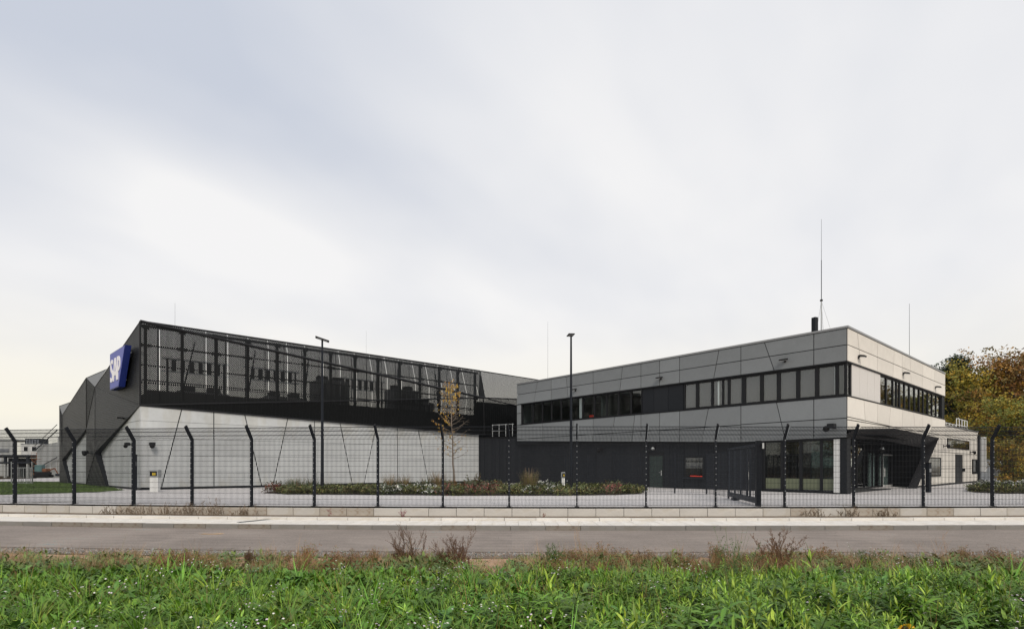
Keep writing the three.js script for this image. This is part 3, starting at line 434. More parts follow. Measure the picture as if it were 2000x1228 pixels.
{ // roof: mast with guys, camera pillar, thin rods
  const m = at(1605, 641, 33), b = 8.73, t = thing('radio_mast', 'tall thin guyed radio mast on the office roof', 'mast', [m.x, b, m.z]), yAt = (py) => EYE + (HY - py) / F * 33 - b;
  part('lower_tube', cyl(0.04, 0.036, yAt(585), 0, 0, 0, 10), M.galv, t); part('middle_tube', cyl(0.022, 0.02, yAt(508) - yAt(585), 0, yAt(585), 0, 8), M.gate, t); part('whip', cyl(0.012, 0.007, yAt(428) - yAt(508), 0, yAt(508), 0, 8), M.gate, t);
  part('collar', cyl(0.08, 0.08, 0.09, 0, yAt(588), 0, 10), M.frame, t);
  for (const [dx, dz] of [[-0.55, 0.2], [0.35, -0.3], [0.6, 0.45]]) part('guy_wire', rod(V(0, yAt(588), 0), V(dx, 0, dz), 0.006, 4), M.gate, t);
  const q = at(1592, 640, 32.5), c = thing('camera_pillar', 'short black roof pillar carrying two dome cameras', 'camera pillar', [q.x, b, q.z], 0.4);
  part('pillar', rb(0.26, EYE + (HY - 620) / F * 32.5 - b, 0.26, 0, (EYE + (HY - 620) / F * 32.5 - b) / 2, 0, 0.01), M.dark, c);
  for (const s of [-1, 1]) { const a = part('camera_arm', new THREE.TubeGeometry(new THREE.CatmullRomCurve3([V(s * 0.12, 0.42, 0), V(s * 0.22, 0.5, 0), V(s * 0.32, 0.48, 0), V(s * 0.34, 0.36, 0)]), 10, 0.022, 6), M.frame, c); part('dome', merge([cyl(0.06, 0.12, 0.12, s * 0.34, 0.24, 0), sph(0.115, s * 0.34, 0.22, 0)]), M.black, a); }
  const whip = (px, p0, p1, D, b, label, r = 0.012) => { const v = at(px, p0, D), y = EYE + (HY - p1) / F * D; const w = thing('lightning_rod', label, 'lightning rod', [v.x, b, v.z]); part('rod', cyl(r, r * 0.6, y - b, 0, 0, 0, 6), M.gate, w); part('foot', cyl(0.12, 0.08, 0.08, 0, 0, 0, 10), M.galv, w); };
  whip(1777, 692, 593, 39, 8.73, 'thin lightning rod on the roof behind the white facade', 0.016);
  whip(1070, 735, 628, 49, 8.73, 'thin lightning rod rising behind the far end of the grey facade', 0.011);
  whip(341, 640, 592, 40, 6.05, 'thin lightning rod on the mesh building near its front corner', 0.010);
  whip(715, 690, 646, 47, 6.05, 'faint lightning rod on the mesh building right of the left lamp post', 0.007);
  // white guard rails and a dark camera mast on the annex roof
  const rail = (face, u0, u1, out, y, h, label) => { const p = face.pt(u0, y, out), t = thing('roof_guard_rail', label, 'guard rail', p.toArray(), face.turn), w = u1 - u0; const n = Math.max(2, Math.round(Math.abs(w) / 1.3)); for (let i = 0; i <= n; i++) part('rail_post', cyl(0.03, 0.03, h, w * i / n, 0, 0, 6), M.white, t); for (const k of [0.5, 0.98]) part('rail_bar', rod(V(0, h * k, 0), V(w, h * k, 0), 0.028), M.white, t); part('foot_weight', merge([...Array(n + 1)].map((_, i) => span(w * i / n - 0.1, w * i / n + 0.1, 0, 0.06, -0.15, 0.15))), M.galv, t); };
  rail(RF, RF.u(1843), RF.u(1882), -0.5, 4.64, 0.5, 'long low white guard rail on the annex roof'); rail(RF, RF.u(1886), RF.u(1906), -0.6, 4.64, 1.15, 'tall white guard rail at the annex roof ladder');
  const v = RF.pt(RF.u(1853.5), 4.62, -1.5), s = thing('sensor_post', 'dark camera post standing on the annex roof', 'camera post', v.toArray()); part('post', rb(0.22, 1.5, 0.22, 0, 0.75, 0, 0.02), M.dark, s); part('camera', merge([rod(V(-0.1, 0.9, 0), V(-0.5, 0.95, 0), 0.03), sph(0.12, -0.5, 0.85, 0)]), M.galv, s);
}
{ // dark framed louvre housing at the end of the annex, white cabinet beyond it
  const p = at(1911, 940, 51.3), t = thing('louvre_housing', 'dark louvre housing with white frame at the right end of the annex', 'louvre housing', [p.x, 0, p.z], RF.turn);
  const s = 51.3 / F, h = (py, D = 52) => EYE + (HY - py) * D / F;
  part('dark_panel', span(0, 0.75, 0, 4.4, -0.3, 0.1), M.dark, t); part('frame', merge([span(0.78, 0.92, 1.0, 4.3, -0.1, 0.35), span(1.75, 1.89, 1.0, 4.3, -0.1, 0.35), span(0.92, 1.75, 4.16, 4.3, -0.1, 0.35), span(0.92, 1.75, 1.0, 1.1, -0.1, 0.35)]), M.white, t);
  part('back_panel', span(0.76, 1.9, 0, 4.1, -0.3, -0.12), M.dark, t); part('grille', merge([...Array(9)].map((_, i) => span(0.95 + i * 0.09, 0.99 + i * 0.09, 3.2, 4.1, -0.08, 0.1))), M.galv, t); part('dark_panel', span(0.93, 1.74, 1.11, 3.1, -0.1, 0.05), M.frame, t);
  const q = at(1942, 940, 54), c = thing('equipment_container', 'white ribbed equipment container with a hazard striped edge', 'container', [q.x, 0, q.z], 0.15);
  part('body', span(0, 1.05, 0.1, 2.15, -2, 0), M.white, c); for (let i = 0; i < 9; i++) part('rib', span(0.04 + i * 0.08, 0.075 + i * 0.08, 0.2, 2.05, 0.002, 0.03), M.galv, c);
  part('roof_rim', span(-0.03, 1.09, 2.152, 2.22, -2.03, 0.03), M.galv, c); part('door_bar', merge([rod(V(0.86, 0.2, 0.03), V(0.86, 2, 0.03), 0.02), rod(V(0.98, 0.2, 0.03), V(0.98, 2, 0.03), 0.02)]), M.frame, c);
  for (let i = 0; i < 5; i++) { const g = span(0.66, 0.82, -0.035, 0.035, 0.032, 0.036); g.rotateZ(0); g.translate(0, 0.55 + i * 0.17, 0); part('hazard_stripe', g, M.black, c); }
}

// ---------------------------------------------------------------- the long hall behind perforated metal
const HF = new Face(-23.1, 33.7, 0.7564, 0.6541), HL = new Face(-23.1, 33.7, 0.754, -0.657);
const hall = thing('mesh_clad_hall', 'long hall wrapped in faceted dark perforated metal above pale concrete panels', 'building', [-23.1, 0, -33.7], HF.turn);
{
  const inv = hall.matrixWorld.clone().invert(), loc = (v) => v.clone().applyMatrix4(inv), R = rng(23), H = 10.48;
  const fp = (n, g, m, par = hall) => part(n, g, m, par);
  const uv = (px, py, o = 0) => HF.uv(px, py, o);
  // inner body with a flat roof deck, closed all round
  const endL = loc(at(118, 940, 49.0)), deck = 6.0;
  const foot = [[0.25, 0.3], [26.4, 0.3], [26.4, 24], [8, 34], [endL.x + 12, -endL.z + 6], [endL.x + 0.6, -endL.z + 0.2]];
  const s = new THREE.Shape(foot.map(([x, y]) => new THREE.Vector2(x, y))), g = new THREE.ExtrudeGeometry(s, { depth: deck, bevelEnabled: false }); g.rotateX(-Math.PI / 2);
  fp('body', g, M.dark);
  // concrete panels of the front
  const lines = [[[-1, 4.32], [27, 4.32]], [[-1, 3.27], [27, 3.27]], [[-1, 2.15], [27, 2.15]], [[-1, 1.02], [27, 1.02]]];
  const vv = (px) => [[uv(px, 0)[0], 0], [uv(px, 0)[0], 9]], sl = (a, b, c, d) => [uv(a, b), uv(c, d)];
  const big = cut([[[0.02, 0.12], [26.45, 0.12], [26.45, 4.5], [0.02, 5.3]]], [sl(353.8, 801, 314.7, 951), vv(417), sl(477.8, 811, 511, 951), sl(561, 820, 532.6, 949), vv(614), sl(664.5, 829, 688.5, 949), sl(729.7, 854, 710, 948), vv(776), sl(819, 851, 837, 944), vv(885)]);
  big.map((p) => inset(p, 0.022)).flatMap((p) => cut([p], lines)).forEach((p) => { const q = inset(p, 0.009); if (q.length > 2 && Math.abs(area(q)) > 0.02) fp('concrete_panel', plate(q, -0.06, 0.06), M.cast[Math.floor(R() * 3)]); });
  fp('backing', span(0.02, 26.45, 0, 5.2, -0.29, -0.065), M.dark);
  fp('plinth', span(-0.05, 26.45, 0, 0.115, -0.05, 0.05), M.dark);
  for (const px of [456, 600]) { const u = uv(px, 930)[0]; fp('service_hatch', merge([span(u, u + 0.7, 0.52, 0.545, 0.002, 0.02), span(u, u + 0.7, 1.0, 1.02, 0.002, 0.02), span(u, u + 0.025, 0.546, 0.999, 0.002, 0.02), span(u + 0.675, u + 0.7, 0.546, 0.999, 0.002, 0.02)]), M.galv); }
  // concrete panels of the left face (in its own plane)
  const lt = HL.turn - HF.turn, lw = cut([rect(-24, -0.03, 0.12, 5.25)], [...lines.map(([[, a]]) => [[-30, a], [0, a]]), [[-3.4, 0], [-2.6, 6]], [[-6.2, 0], [-6.2, 6]], [[-10, 0], [-9.2, 6]], [[-14, 0], [-14, 6]], [[-19, 0], [-19, 6]]]);
  lw.forEach((p) => { const q = inset(p, 0.014); if (q.length > 2) { const m = fp('concrete_panel', plate(q, -0.06, 0.06), M.cast[Math.floor(R() * 3)]); m.rotation.y = lt; } });
  { const m = fp('plinth', span(-24, -0.06, 0, 0.115, -0.05, 0.045), M.dark); m.rotation.y = lt; const b = fp('backing', span(-24.2, -0.1, 0, 5.2, -0.2, -0.07), M.dark); b.rotation.y = lt; }
  // perforated facets of the front, each cut into panels with open slits between them
  const facet = (name, tri, width, mat, slit, off = 0) => {           // tri: local points [x, y, z]
    const [a, b, c] = tri.map((t) => V(...t)), n = b.clone().sub(a).cross(c.clone().sub(a)), zAt = (x, y) => a.z - (n.x * (x - a.x) + n.y * (y - a.y)) / n.z;
    const xs = tri.map((t) => t[0]), x0 = Math.min(...xs), x1 = Math.max(...xs), ls = []; for (let x = Math.ceil(x0 / width) * width + off; x < x1; x += width) ls.push([[x, -5], [x, 20]]);
    cut([ccw(tri.map((t) => [t[0], t[1]]))], ls).forEach((p) => { const q = inset(p, slit); if (q.length < 3 || Math.abs(area(q)) < 0.03) return; const sh = new THREE.ShapeGeometry(new THREE.Shape(q.map(([x, y]) => new THREE.Vector2(x, y)))), ps = sh.attributes.position; for (let i = 0; i < ps.count; i++) ps.setZ(i, zAt(ps.getX(i), ps.getY(i))); sh.computeVertexNormals(); fp(name, sh, mat); });
  };
  const P = (px, py, o) => { const [u, y] = uv(px, py, o); return [u, y, o]; };
  const At = [0, H, 0], Ab = [0, 5.27, 0.02], T = P(937, 724, 0), Mp = P(944, 777, 0.9), B = P(946, 849, 0.25);
  facet('perforated_panel', [At, Mp, T], 1.3, M.mesh, 0.012, -0.28); facet('perforated_panel', [At, Ab, Mp], 1.3, M.mesh, 0.012, -0.28); facet('perforated_panel', [Ab, B, Mp], 1.3, M.mesh, 0.006, -0.28);
  const edge = (a, b, r = 0.07) => fp('edge_trim', rod(V(...a), V(...b), r, 6), M.frame);
  edge(At, T, 0.06); edge(At, Mp, 0.10); edge(Ab, Mp, 0.06); edge(Ab, B, 0.06); edge(At, Ab, 0.06);
  // the next facets to the right, partly behind the office
  const X1 = P(1052, 742, -0.3), M2 = P(1052, 780.5, 0.7), B2 = P(1052, 852, 0.25), Tw = P(938.5, 724.3, -0.4);
  { const q = new MB(); q.quad(V(...Tw), V(...P(948, 777, 0.9)), V(...M2), V(...X1)); fp('perforated_panel', q.geo(true), M.meshOpen); const w = new MB(); w.tri(V(...T), V(...P(948, 777, 0.88)), V(...P(934, 776, 0.85))); w.tri(V(...T), V(...Tw), V(...P(948, 777, 0.88))); fp('side_fin', w.geo(true), M.meshSolid); const l = new MB(); l.quad(V(...Mp), V(...B), V(...B2), V(...M2)); fp('perforated_panel', l.geo(true), M.mesh); }
  edge(Mp, M2, 0.06); edge(Mp, B, 0.06); edge(P(954, 779.5, 0.85), P(1012, 793, 0.75), 0.05); edge(Tw, X1, 0.05);
  fp('backing', span(26.5, 33, 4.2, 7.6, -0.6, -0.1), M.dark);
  // steel frame behind the metal sheets
  const posts = []; for (let x = 0.35; x < 27; x += 2.0) posts.push(span(x - 0.085, x + 0.085, deck, H - 0.1, -0.62, -0.42));
  posts.forEach((g2) => fp('steel_post', g2, M.frame));
  for (const [y, r] of [[9.1, 0.05], [7.85, 0.05], [10.3, 0.09], [6.9, 0.04], [6.75, 0.03]]) fp('steel_beam', rod(V(0.1, y, -0.4), V(26.6, y, -0.4), r, 6), M.frame);
  for (let x = 0.98; x < 26.4; x += 1.3) fp('steel_mullion', rod(V(x, deck, -0.36), V(x, H - 0.1, -0.36), 0.024, 5), M.frame);
  for (let x = 0.35; x < 25; x += 2) fp('gusset', merge([span(x - 0.28, x + 0.28, 9.0, 9.2, -0.45, -0.41), span(x - 0.2, x + 0.2, 10.1, 10.4, -0.45, -0.41)]), M.frame);
  for (let x = 2.35; x < 26; x += 4) fp('brace', rod(V(x, deck + 0.2, -0.6), V(x + 1.2, H - 0.3, -3.0), 0.05, 6), M.frame);
  fp('parapet', span(0.3, 26.4, deck, deck + 0.35, -0.8, -0.64), M.dark);
  fp('rear_screen', span(2, 26.4, deck, 7.4, -25.5, -25.3), M.meshSolid);
  // folded metal of the left face: sighted points, each at its own depth
  const Q = { At: at(273, 627, 33.7), Ab: at(273, 791.5, 33.66), V1: at(184.5, 756, 41), N1: at(184.5, 884, 39.6), Rf: at(207, 950.5, 38.3), Lf: at(167, 946.5, 41.9), P2: at(167.3, 738, 42.0), C2: at(167.3, 838, 42.3), V2: at(120.4, 810.6, 48.6), N2: at(120.4, 898, 47.6), R2: at(133, 943.5, 46.2), L2: at(114.6, 943, 48.6), P3: at(114.6, 793, 49) };
  for (const k of Object.keys(Q)) Q[k] = loc(Q[k]);
  const fold = (name, mat, ...v) => { const m = new MB(); for (let i = 1; i < v.length - 1; i++) m.tri(v[0], v[i], v[i + 1]); const geo = m.geo(); const p = geo.attributes.position, o = v[0], e = v[1].clone().sub(v[0]).setY(0).normalize(), u = []; for (let i = 0; i < p.count; i++) u.push((p.getX(i) - o.x) * e.x + (p.getZ(i) - o.z) * e.z, p.getY(i)); geo.setAttribute('uv', new THREE.Float32BufferAttribute(u, 2)); return fp(name, geo, mat); };
  fold('metal_facet', M.meshSolid, Q.V1, Q.Ab, Q.At); fold('metal_facet', M.meshSolid, Q.V1, Q.N1, Q.Ab);
  fold('metal_facet', M.meshSolid, Q.N1, Q.Lf, Q.Rf); fold('metal_facet', M.meshSolid, Q.C2, Q.V1, Q.N1, Q.Lf); fold('metal_facet', M.meshSolid, Q.P2, Q.V1, Q.C2);
  fold('metal_facet', M.meshSolid, Q.V2, Q.C2, Q.P2); fold('metal_facet', M.meshSolid, Q.V2, Q.N2, Q.C2); fold('metal_facet', M.meshSolid, Q.N2, Q.L2, Q.R2); fold('metal_facet', M.meshSolid, Q.P3, Q.V2, Q.N2, Q.L2);
  // dark undersides running back to the wall, folded roof slopes above
  const back = (v, d) => v.clone().add(V(d, 0, -0.2));
  fold('soffit', M.dark, Q.N1, back(Q.N1, 1.6), back(Q.Ab, 0.4), Q.Ab); fold('soffit', M.dark, Q.N1, Q.Rf, back(Q.Rf, 1.2), back(Q.N1, 1.6)); fold('soffit', M.dark, Q.N2, back(Q.N2, 1.6), back(Q.C2, 1.2), Q.C2); fold('soffit', M.dark, Q.N2, Q.R2, back(Q.R2, 1.2), back(Q.N2, 1.6));
  const E1 = loc(at(207, 721, 39.2)), E2 = loc(at(136, 785.5, 46.6)), rr = (v) => v.clone().add(V(5, -0.6, -4));
  fold('roof_slope', M.zinc, Q.P2, Q.V1, E1); fold('roof_slope', M.zinc, Q.P3, Q.V2, E2);
  for (const [a, b] of [[Q.At, Q.V1], [Q.V1, Q.Ab], [Q.V1, Q.P2], [Q.P2, Q.V2], [Q.V2, Q.P3], [Q.P2, E1], [Q.P3, E2], [Q.V1, Q.N1], [Q.V2, Q.N2], [Q.V2, Q.C2], [Q.V1, Q.C2], [Q.Ab, Q.N1], [Q.C2, Q.N2], [Q.N1, Q.Rf], [Q.N1, Q.Lf], [Q.P2, Q.C2]]) fp('edge_trim', rod(a, b, 0.022, 5), M.trim);
  fp('wall_lamp', rb(0.35, 0.1, 0.3, ...loc(at(233, 816, 35.6)).toArray()), M.frame);
}
{ // machines on the hall's roof deck, seen through the metal
  const R = rng(31); const unit = (u, out, w, h, d, label, slots) => {
    const p = HF.pt(u, 6.0, out), t = thing('rooftop_ventilation_unit', label, 'ventilation unit', p.toArray(), HF.turn, 'machines on the hall roof');
    part('casing', rb(w, h, d, 0, h / 2 + 0.15, 0, 0.03), M.zincDark, t); part('skid', merge([span(-w / 2, w / 2, 0, 0.14, -d / 2, -d / 2 + 0.2), span(-w / 2, w / 2, 0, 0.14, d / 2 - 0.2, d / 2)]), M.frame, t);
    for (let i = 0; i < slots; i++) part('louvre', span(-w / 2 + 0.3 + i * (w - 0.5) / slots, -w / 2 + 0.3 + i * (w - 0.5) / slots + 0.28, h * 0.45, h * 0.9, d / 2 + 0.002, d / 2 + 0.05), M.frame, t);
    part('cowl', merge([cyl(0.5, 0.5, 0.4, -w * 0.25, h + 0.152, 0, 14), cyl(0.5, 0.5, 0.4, w * 0.25, h + 0.152, 0, 14)]), M.frame, t);
  };
  M.zincDark = std({ color: L(0.10, 0.105, 0.11), roughness: 0.6, metalness: 0.2, map: rep(grainFine, 2) });
  unit(4.5, -6, 3.4, 0.85, 2, 'long low machine behind the metal sheets near the front corner', 6); unit(10.6, -6, 3.2, 1.0, 2, 'low machine behind the metal sheets left of the lamp post', 5);
  unit(13.9, -4.5, 2.6, 2.5, 2.2, 'tall machine behind the metal sheets right of the lamp post', 4); unit(20.5, -4, 2.4, 2.3, 2, 'tall machine behind the metal sheets near their far end', 4); unit(23.6, -6, 2.2, 1.6, 2, 'smallest machine, behind the last bays of metal sheets', 3);
  for (let i = 0; i < 3; i++) { const u = [2.7, 8.5, 17][i], p = HF.pt(u, 6, -9), t = thing('pipe_rack', ['pipe rack with hanging dark dampers behind the first bays of sheets', 'pipe rack with hanging dark dampers left of the left lamp post', 'pipe rack with hanging dark dampers behind the middle bays'][i], 'pipe rack', p.toArray(), HF.turn); part('leg', merge([span(0, 0.12, 0, 3.9, 0, 0.12), span(4, 4.12, 0, 3.9, 0, 0.12)]), M.frame, t); part('pipe', merge([rod(V(-0.3, 3.9, 0.06), V(4.4, 3.9, 0.06), 0.08), rod(V(-0.3, 2.9, 0.06), V(4.4, 2.9, 0.06), 0.06)]), M.galv, t); for (let k = 0; k < 6; k++) part('damper', span(0.35 + k * 0.62, 0.65 + k * 0.62, 2.95, 3.82, -0.05, 0.1), M.frame, t); }
}
{ // blue sign with white letters, bracketed off the left face
  const f = new Face(0, 0, 0.729, -0.6845), c = at(243.5, 673, 34.0), t = thing('company_sign', 'blue slanted company sign with large white letters on the dark metal', 'sign', [c.x, c.y, c.z], f.turn);
  const h = 2.44, w0 = 4.25, w1 = 2.5, dp = 0.34, pl = (e, z, d) => { const s = new THREE.Shape([[-w0 + e, -e], [-w0 + e, -h + e], [-w0 + w1 - e * 0.5, -h + e], [-e * 1.6, -e]].map(([x, y]) => new THREE.Vector2(x, y))); const g = new THREE.ExtrudeGeometry(s, { depth: d, bevelEnabled: false }); g.translate(0, 0, z); return g; };
  part('sign_box', pl(0, -dp, dp), M.blueSide, t); part('sign_face', pl(0.05, 0.002, 0.012), M.blue, t);
  const font = await new FontLoader().loadAsync('fonts/droid/droid_sans_bold.typeface.json');
  let x = -w0 + 0.26; for (const ch of 'SAP') { const g = new TextGeometry(ch, { font, size: 1.52, depth: 0.03, curveSegments: 6, bevelEnabled: false }); g.computeBoundingBox(); const b = g.boundingBox, sx = 0.92; g.translate(-b.min.x, -b.min.y, 0); g.scale(sx, 1.5 / (b.max.y - b.min.y), 1); g.translate(x, -h + 0.46, 0.016); part('letter', g, M.letter, t); x += (b.max.x - b.min.x) * sx + (ch === 'A' ? 0.02 : -0.02); }
  for (const [bx0, by] of [[-0.9, -0.35], [-1.9, -2.0], [-3.6, -0.4], [-3.6, -2.0]]) part('bracket', span(bx0, bx0 + 0.09, by, by + 0.09, -1.25, -dp), M.white, t);
}
wallCamera(HL.pt(...HL.uv(258, 868, 0.1), 0.02), HL.turn, 'black security camera on the pale wall beside the front corner, left one', 1.0, true);
wallCamera(HF.pt(...HF.uv(295, 868, 0.1), 0.02), HF.turn, 'black dome camera on the pale concrete panels right of the front corner', 1.1);
wallCamera(at(176, 884, 41.2), -0.3, 'black dome camera on the dark strip between the folded metal bays', 1.1);
{ // low connecting wing with its roof rail
  const a = V(-3.3, 0, -51.2), b = V(1.2, 0, -48.3), d = b.clone().sub(a), t = thing('connecting_wing', 'low dark ribbed wing joining the mesh hall and the office', 'building', a.toArray(), Math.atan2(-d.z, d.x));
  const l = d.length(); part('body', span(0, l, 0, 4.1, -6, -0.03), M.dark, t); for (let x = 0.02, i = 0; x < l - 0.1; x += 0.42, i++) part('wall_board', span(x, Math.min(x + 0.40, l), 0.05, 4.05, -0.025, 0.0 + (i % 2) * 0.012), M.darkPanel[i % 2], t); part('coping', span(-0.05, l + 0.05, 4.105, 4.2, -6, 0.06), M.frame, t);
  const p = at(962, 850, 49.6), r = thing('wing_guard_rail', 'pale metal guard rail on the low wing roof behind the young tree', 'guard rail', [p.x, 4.21, p.z], Math.atan2(-d.z, d.x)); for (let i = 0; i < 4; i++) part('rail_post', cyl(0.03, 0.03, 1.1, i * 0.72, 0, 0, 6), M.galv, r); for (const y of [0.5, 1.05]) part('rail_bar', rod(V(-0.05, y, 0), V(2.3, y, 0), 0.028), M.galv, r);
}

// ---------------------------------------------------------------- tall double-rod fence with outward bent tops
const fenceD = (X) => 19.64 + C2(X);
const fencePts = [];
{
  const px = [-204, -88, 28, 144, 260, 374.5, 491, 613.5, 738, 865, 994.5, 1127, 1262, 1398, 1533, 1668, 1804, 1939.5, 2076, 2212];
  for (const p of px) { let D = 19.7, X; for (let i = 0; i < 12; i++) { X = (p - CX) / F * D; D = fenceD(X); } fencePts.push(V(X, 0, -D)); }
  const t = thing('mesh_fence', 'tall dark rod mesh fence with outward bent posts along the yard', 'fence');
  const turn = -0.126, H = 2.46, bo = 0.29, bu = 0.41, slope = Math.atan2(bo, bu), bl = Math.hypot(bo, bu);
  const arm = bx(0.05, bl + 0.1, 0.12, 0, (bl + 0.02) / 2, 0); arm.rotateX(slope); arm.translate(0, H, 0.0);
  const postG = merge([span(-0.026, 0.026, -0.05, H + 0.02, -0.066, 0.066), arm]);
  const clipG = merge([...Array(12)].map((_, i) => rb(0.03, 0.022, 0.02, 0, 0.16 + i * 0.203, 0.074, 0.004)));
  const capG = bx(0.058, 0.02, 0.13, 0, bl + 0.085, 0); capG.rotateX(slope); capG.translate(0, H, 0);
  const basis = bx(0.16, 0.012, 0.24, 0, 0.004, 0);
  for (const p of fencePts) { const m = part('post', postG, M.fencePost, t); m.position.copy(p); m.rotation.y = turn; part('clip', clipG, M.galv, m); part('cap', capG, M.black, m); part('foot_plate', basis, M.frame, m); }
  const w = 2.5, rods = [], r = 0.0048;
  for (let i = 1; i < 50; i++) { const x = i * 0.05; rods.push(span(x - r, x + r, 0.03, H, -r, r)); const g = bx(r * 2, bl, r * 2, 0, bl / 2, 0); g.rotateX(slope); g.translate(x, H, 0); rods.push(g); }
  for (let i = 0; i <= 12; i++) for (const s of [-1, 1]) rods.push(span(0.02, w - 0.02, 0.055 + i * 0.2 - 0.0045, 0.055 + i * 0.2 + 0.0045, s * 0.0095 - 0.0045, s * 0.0095 + 0.0045));
  for (const k of [0.33, 0.68, 0.99]) for (const s of [-1, 1]) { const g = bx(w - 0.04, 0.009, 0.009, w / 2, bl * k, s * 0.0112); g.rotateX(slope); g.translate(0, H, 0); rods.push(g); }
  const panelG = merge(rods);
  for (let i = 0; i < fencePts.length - 1; i++) { const a = fencePts[i], b = fencePts[i + 1], d = b.clone().sub(a), m = part('mesh_panel', panelG, M.fence, t); m.position.copy(a).add(V(0, 0, 0.07)); m.rotation.y = Math.atan2(-d.z, d.x); m.scale.x = d.length() / w; }
}
{ // sliding gate running back from the fence, and the lower inner fence behind it
  const a = V(9.0, 0, -19.85), b = V(9.86, 0, -24.7), d = b.clone().sub(a), l = d.length(), turn = Math.atan2(-d.z, d.x);
  const gp = thing('gate_post', 'thick dark steel gate post standing beside the tall fence', 'gate post', a.clone().add(V(-0.02, 0, 0.06)).toArray(), turn); part('column', rb(0.17, 2.36, 0.17, 0, 1.18, 0, 0.012), M.fencePost, gp); part('cap', rb(0.18, 0.03, 0.18, 0, 2.376, 0, 0.008), M.black, gp); part('roller', merge([span(-0.2, 0.0, 2.1, 2.3, 0.09, 0.15)]), M.galv, gp);
  const t = thing('sliding_gate', 'dark steel sliding gate with a heavy bottom beam running back from the fence', 'gate', a.toArray(), turn);
  part('bottom_beam', rb(l, 0.2, 0.12, l / 2, 0.2, 0, 0.01), M.gate, t); part('top_beam', rb(l, 0.08, 0.08, l / 2, 2.24, 0, 0.01), M.gate, t);
  for (const x of [0.16, 1.15, 1.6, 2.6, 3.7, 4.85]) part('upright', span(x - 0.03, x + 0.03, 0.302, 2.198, -0.03, 0.03), M.gate, t);
  const rods = []; for (let x = 0.2; x < l; x += 0.12) rods.push(span(x - 0.003, x + 0.003, 0.302, 2.198, -0.004, 0.004)); for (let y = 0.4; y < 2.2; y += 0.2) rods.push(span(0.05, l - 0.05, y - 0.004, y + 0.004, 0.005, 0.013)); part('mesh_infill', merge(rods), M.gate, t);
  part('handle', merge([span(1.53, 1.66, 0.95, 1.25, 0.032, 0.05), rod(V(1.6, 1.1, 0.09), V(1.42, 1.1, 0.09), 0.013), rod(V(1.6, 1.1, 0.05), V(1.6, 1.1, 0.09), 0.013), span(1.56, 1.6, 0.31, 1.65, 0.031, 0.045)]), M.steel, t);
  part('roller_foot', merge([span(3.4, 3.9, 0.0, 0.095, -0.12, 0.12)]), M.gate, t);
  const pts = [b, V(10.25, 0, -28.6), V(8.9, 0, -29.7), V(7.25, 0, -30.8), V(6.05, 0, -32.4), V(4.75, 0, -33.9), V(3.45, 0, -35.2)], f = thing('inner_fence', 'low inner mesh fence in front of the dark office wall', 'fence');
  pts.forEach((p) => { const m = part('post', span(-0.03, 0.03, 0, 2.2, -0.03, 0.03), M.fencePost, f); m.position.copy(p); });
  for (let i = 0; i < pts.length - 1; i++) { const q = pts[i + 1].clone().sub(pts[i]), w = q.length(), g = []; for (let x = 0.1; x < w; x += 0.1) g.push(span(x - 0.003, x + 0.003, 0.05, 2.1, -0.003, 0.003)); for (let y = 0.1; y < 2.2; y += 0.2) g.push(span(0, w, y - 0.004, y + 0.004, 0.004, 0.012)); const m = part('mesh_panel', merge(g), M.gate, f); m.position.copy(pts[i]); m.rotation.y = Math.atan2(-q.z, q.x); }
}
// ---------------------------------------------------------------- street lamps, bollards
function lampPost(px, D, top, head, label) {
  const p = at(px, 960, D), h = EYE + (HY - top) / F * D, t = thing('street_lamp', label, 'lamp post', [p.x, 0, p.z]);
  part('base_sleeve', cyl(0.095, 0.09, 1.1, 0, 0, 0, 16), M.fencePost, t); part('pole', cyl(0.085, 0.05, h - 1.1, 0, 1.1, 0, 16), M.fencePost, t); part('door', span(-0.045, 0.045, 0.45, 0.85, 0.085, 0.1), M.frame, t);
  const hd = rb(head[0], 0.05, head[1], 0, 0, 0, 0.02); hd.rotateZ(head[3]); hd.rotateY(head[2]); hd.translate(head[4] ?? 0, h + 0.04, 0); part('lamp_head', hd, M.frame, t);
  const l = bx(head[0] * 0.7, 0.012, head[1] * 0.7, 0, -0.032, 0); l.rotateZ(head[3]); l.rotateY(head[2]); l.translate(head[4] ?? 0, h + 0.04, 0); part('lens', l, M.galv, t); part('knuckle', cyl(0.05, 0.05, 0.12, 0, h - 0.07, 0, 10), M.frame, t);
}
lampPost(629, 29.6, 664, [0.74, 0.42, 0.35, -0.28, 0.0], 'tall dark lamp post with a tilted flat head, left one');
lampPost(1115.5, 30.2, 655.5, [0.36, 0.62, 0.1, 0.0, -0.02], 'tall dark lamp post rising from the planting bed at the centre');
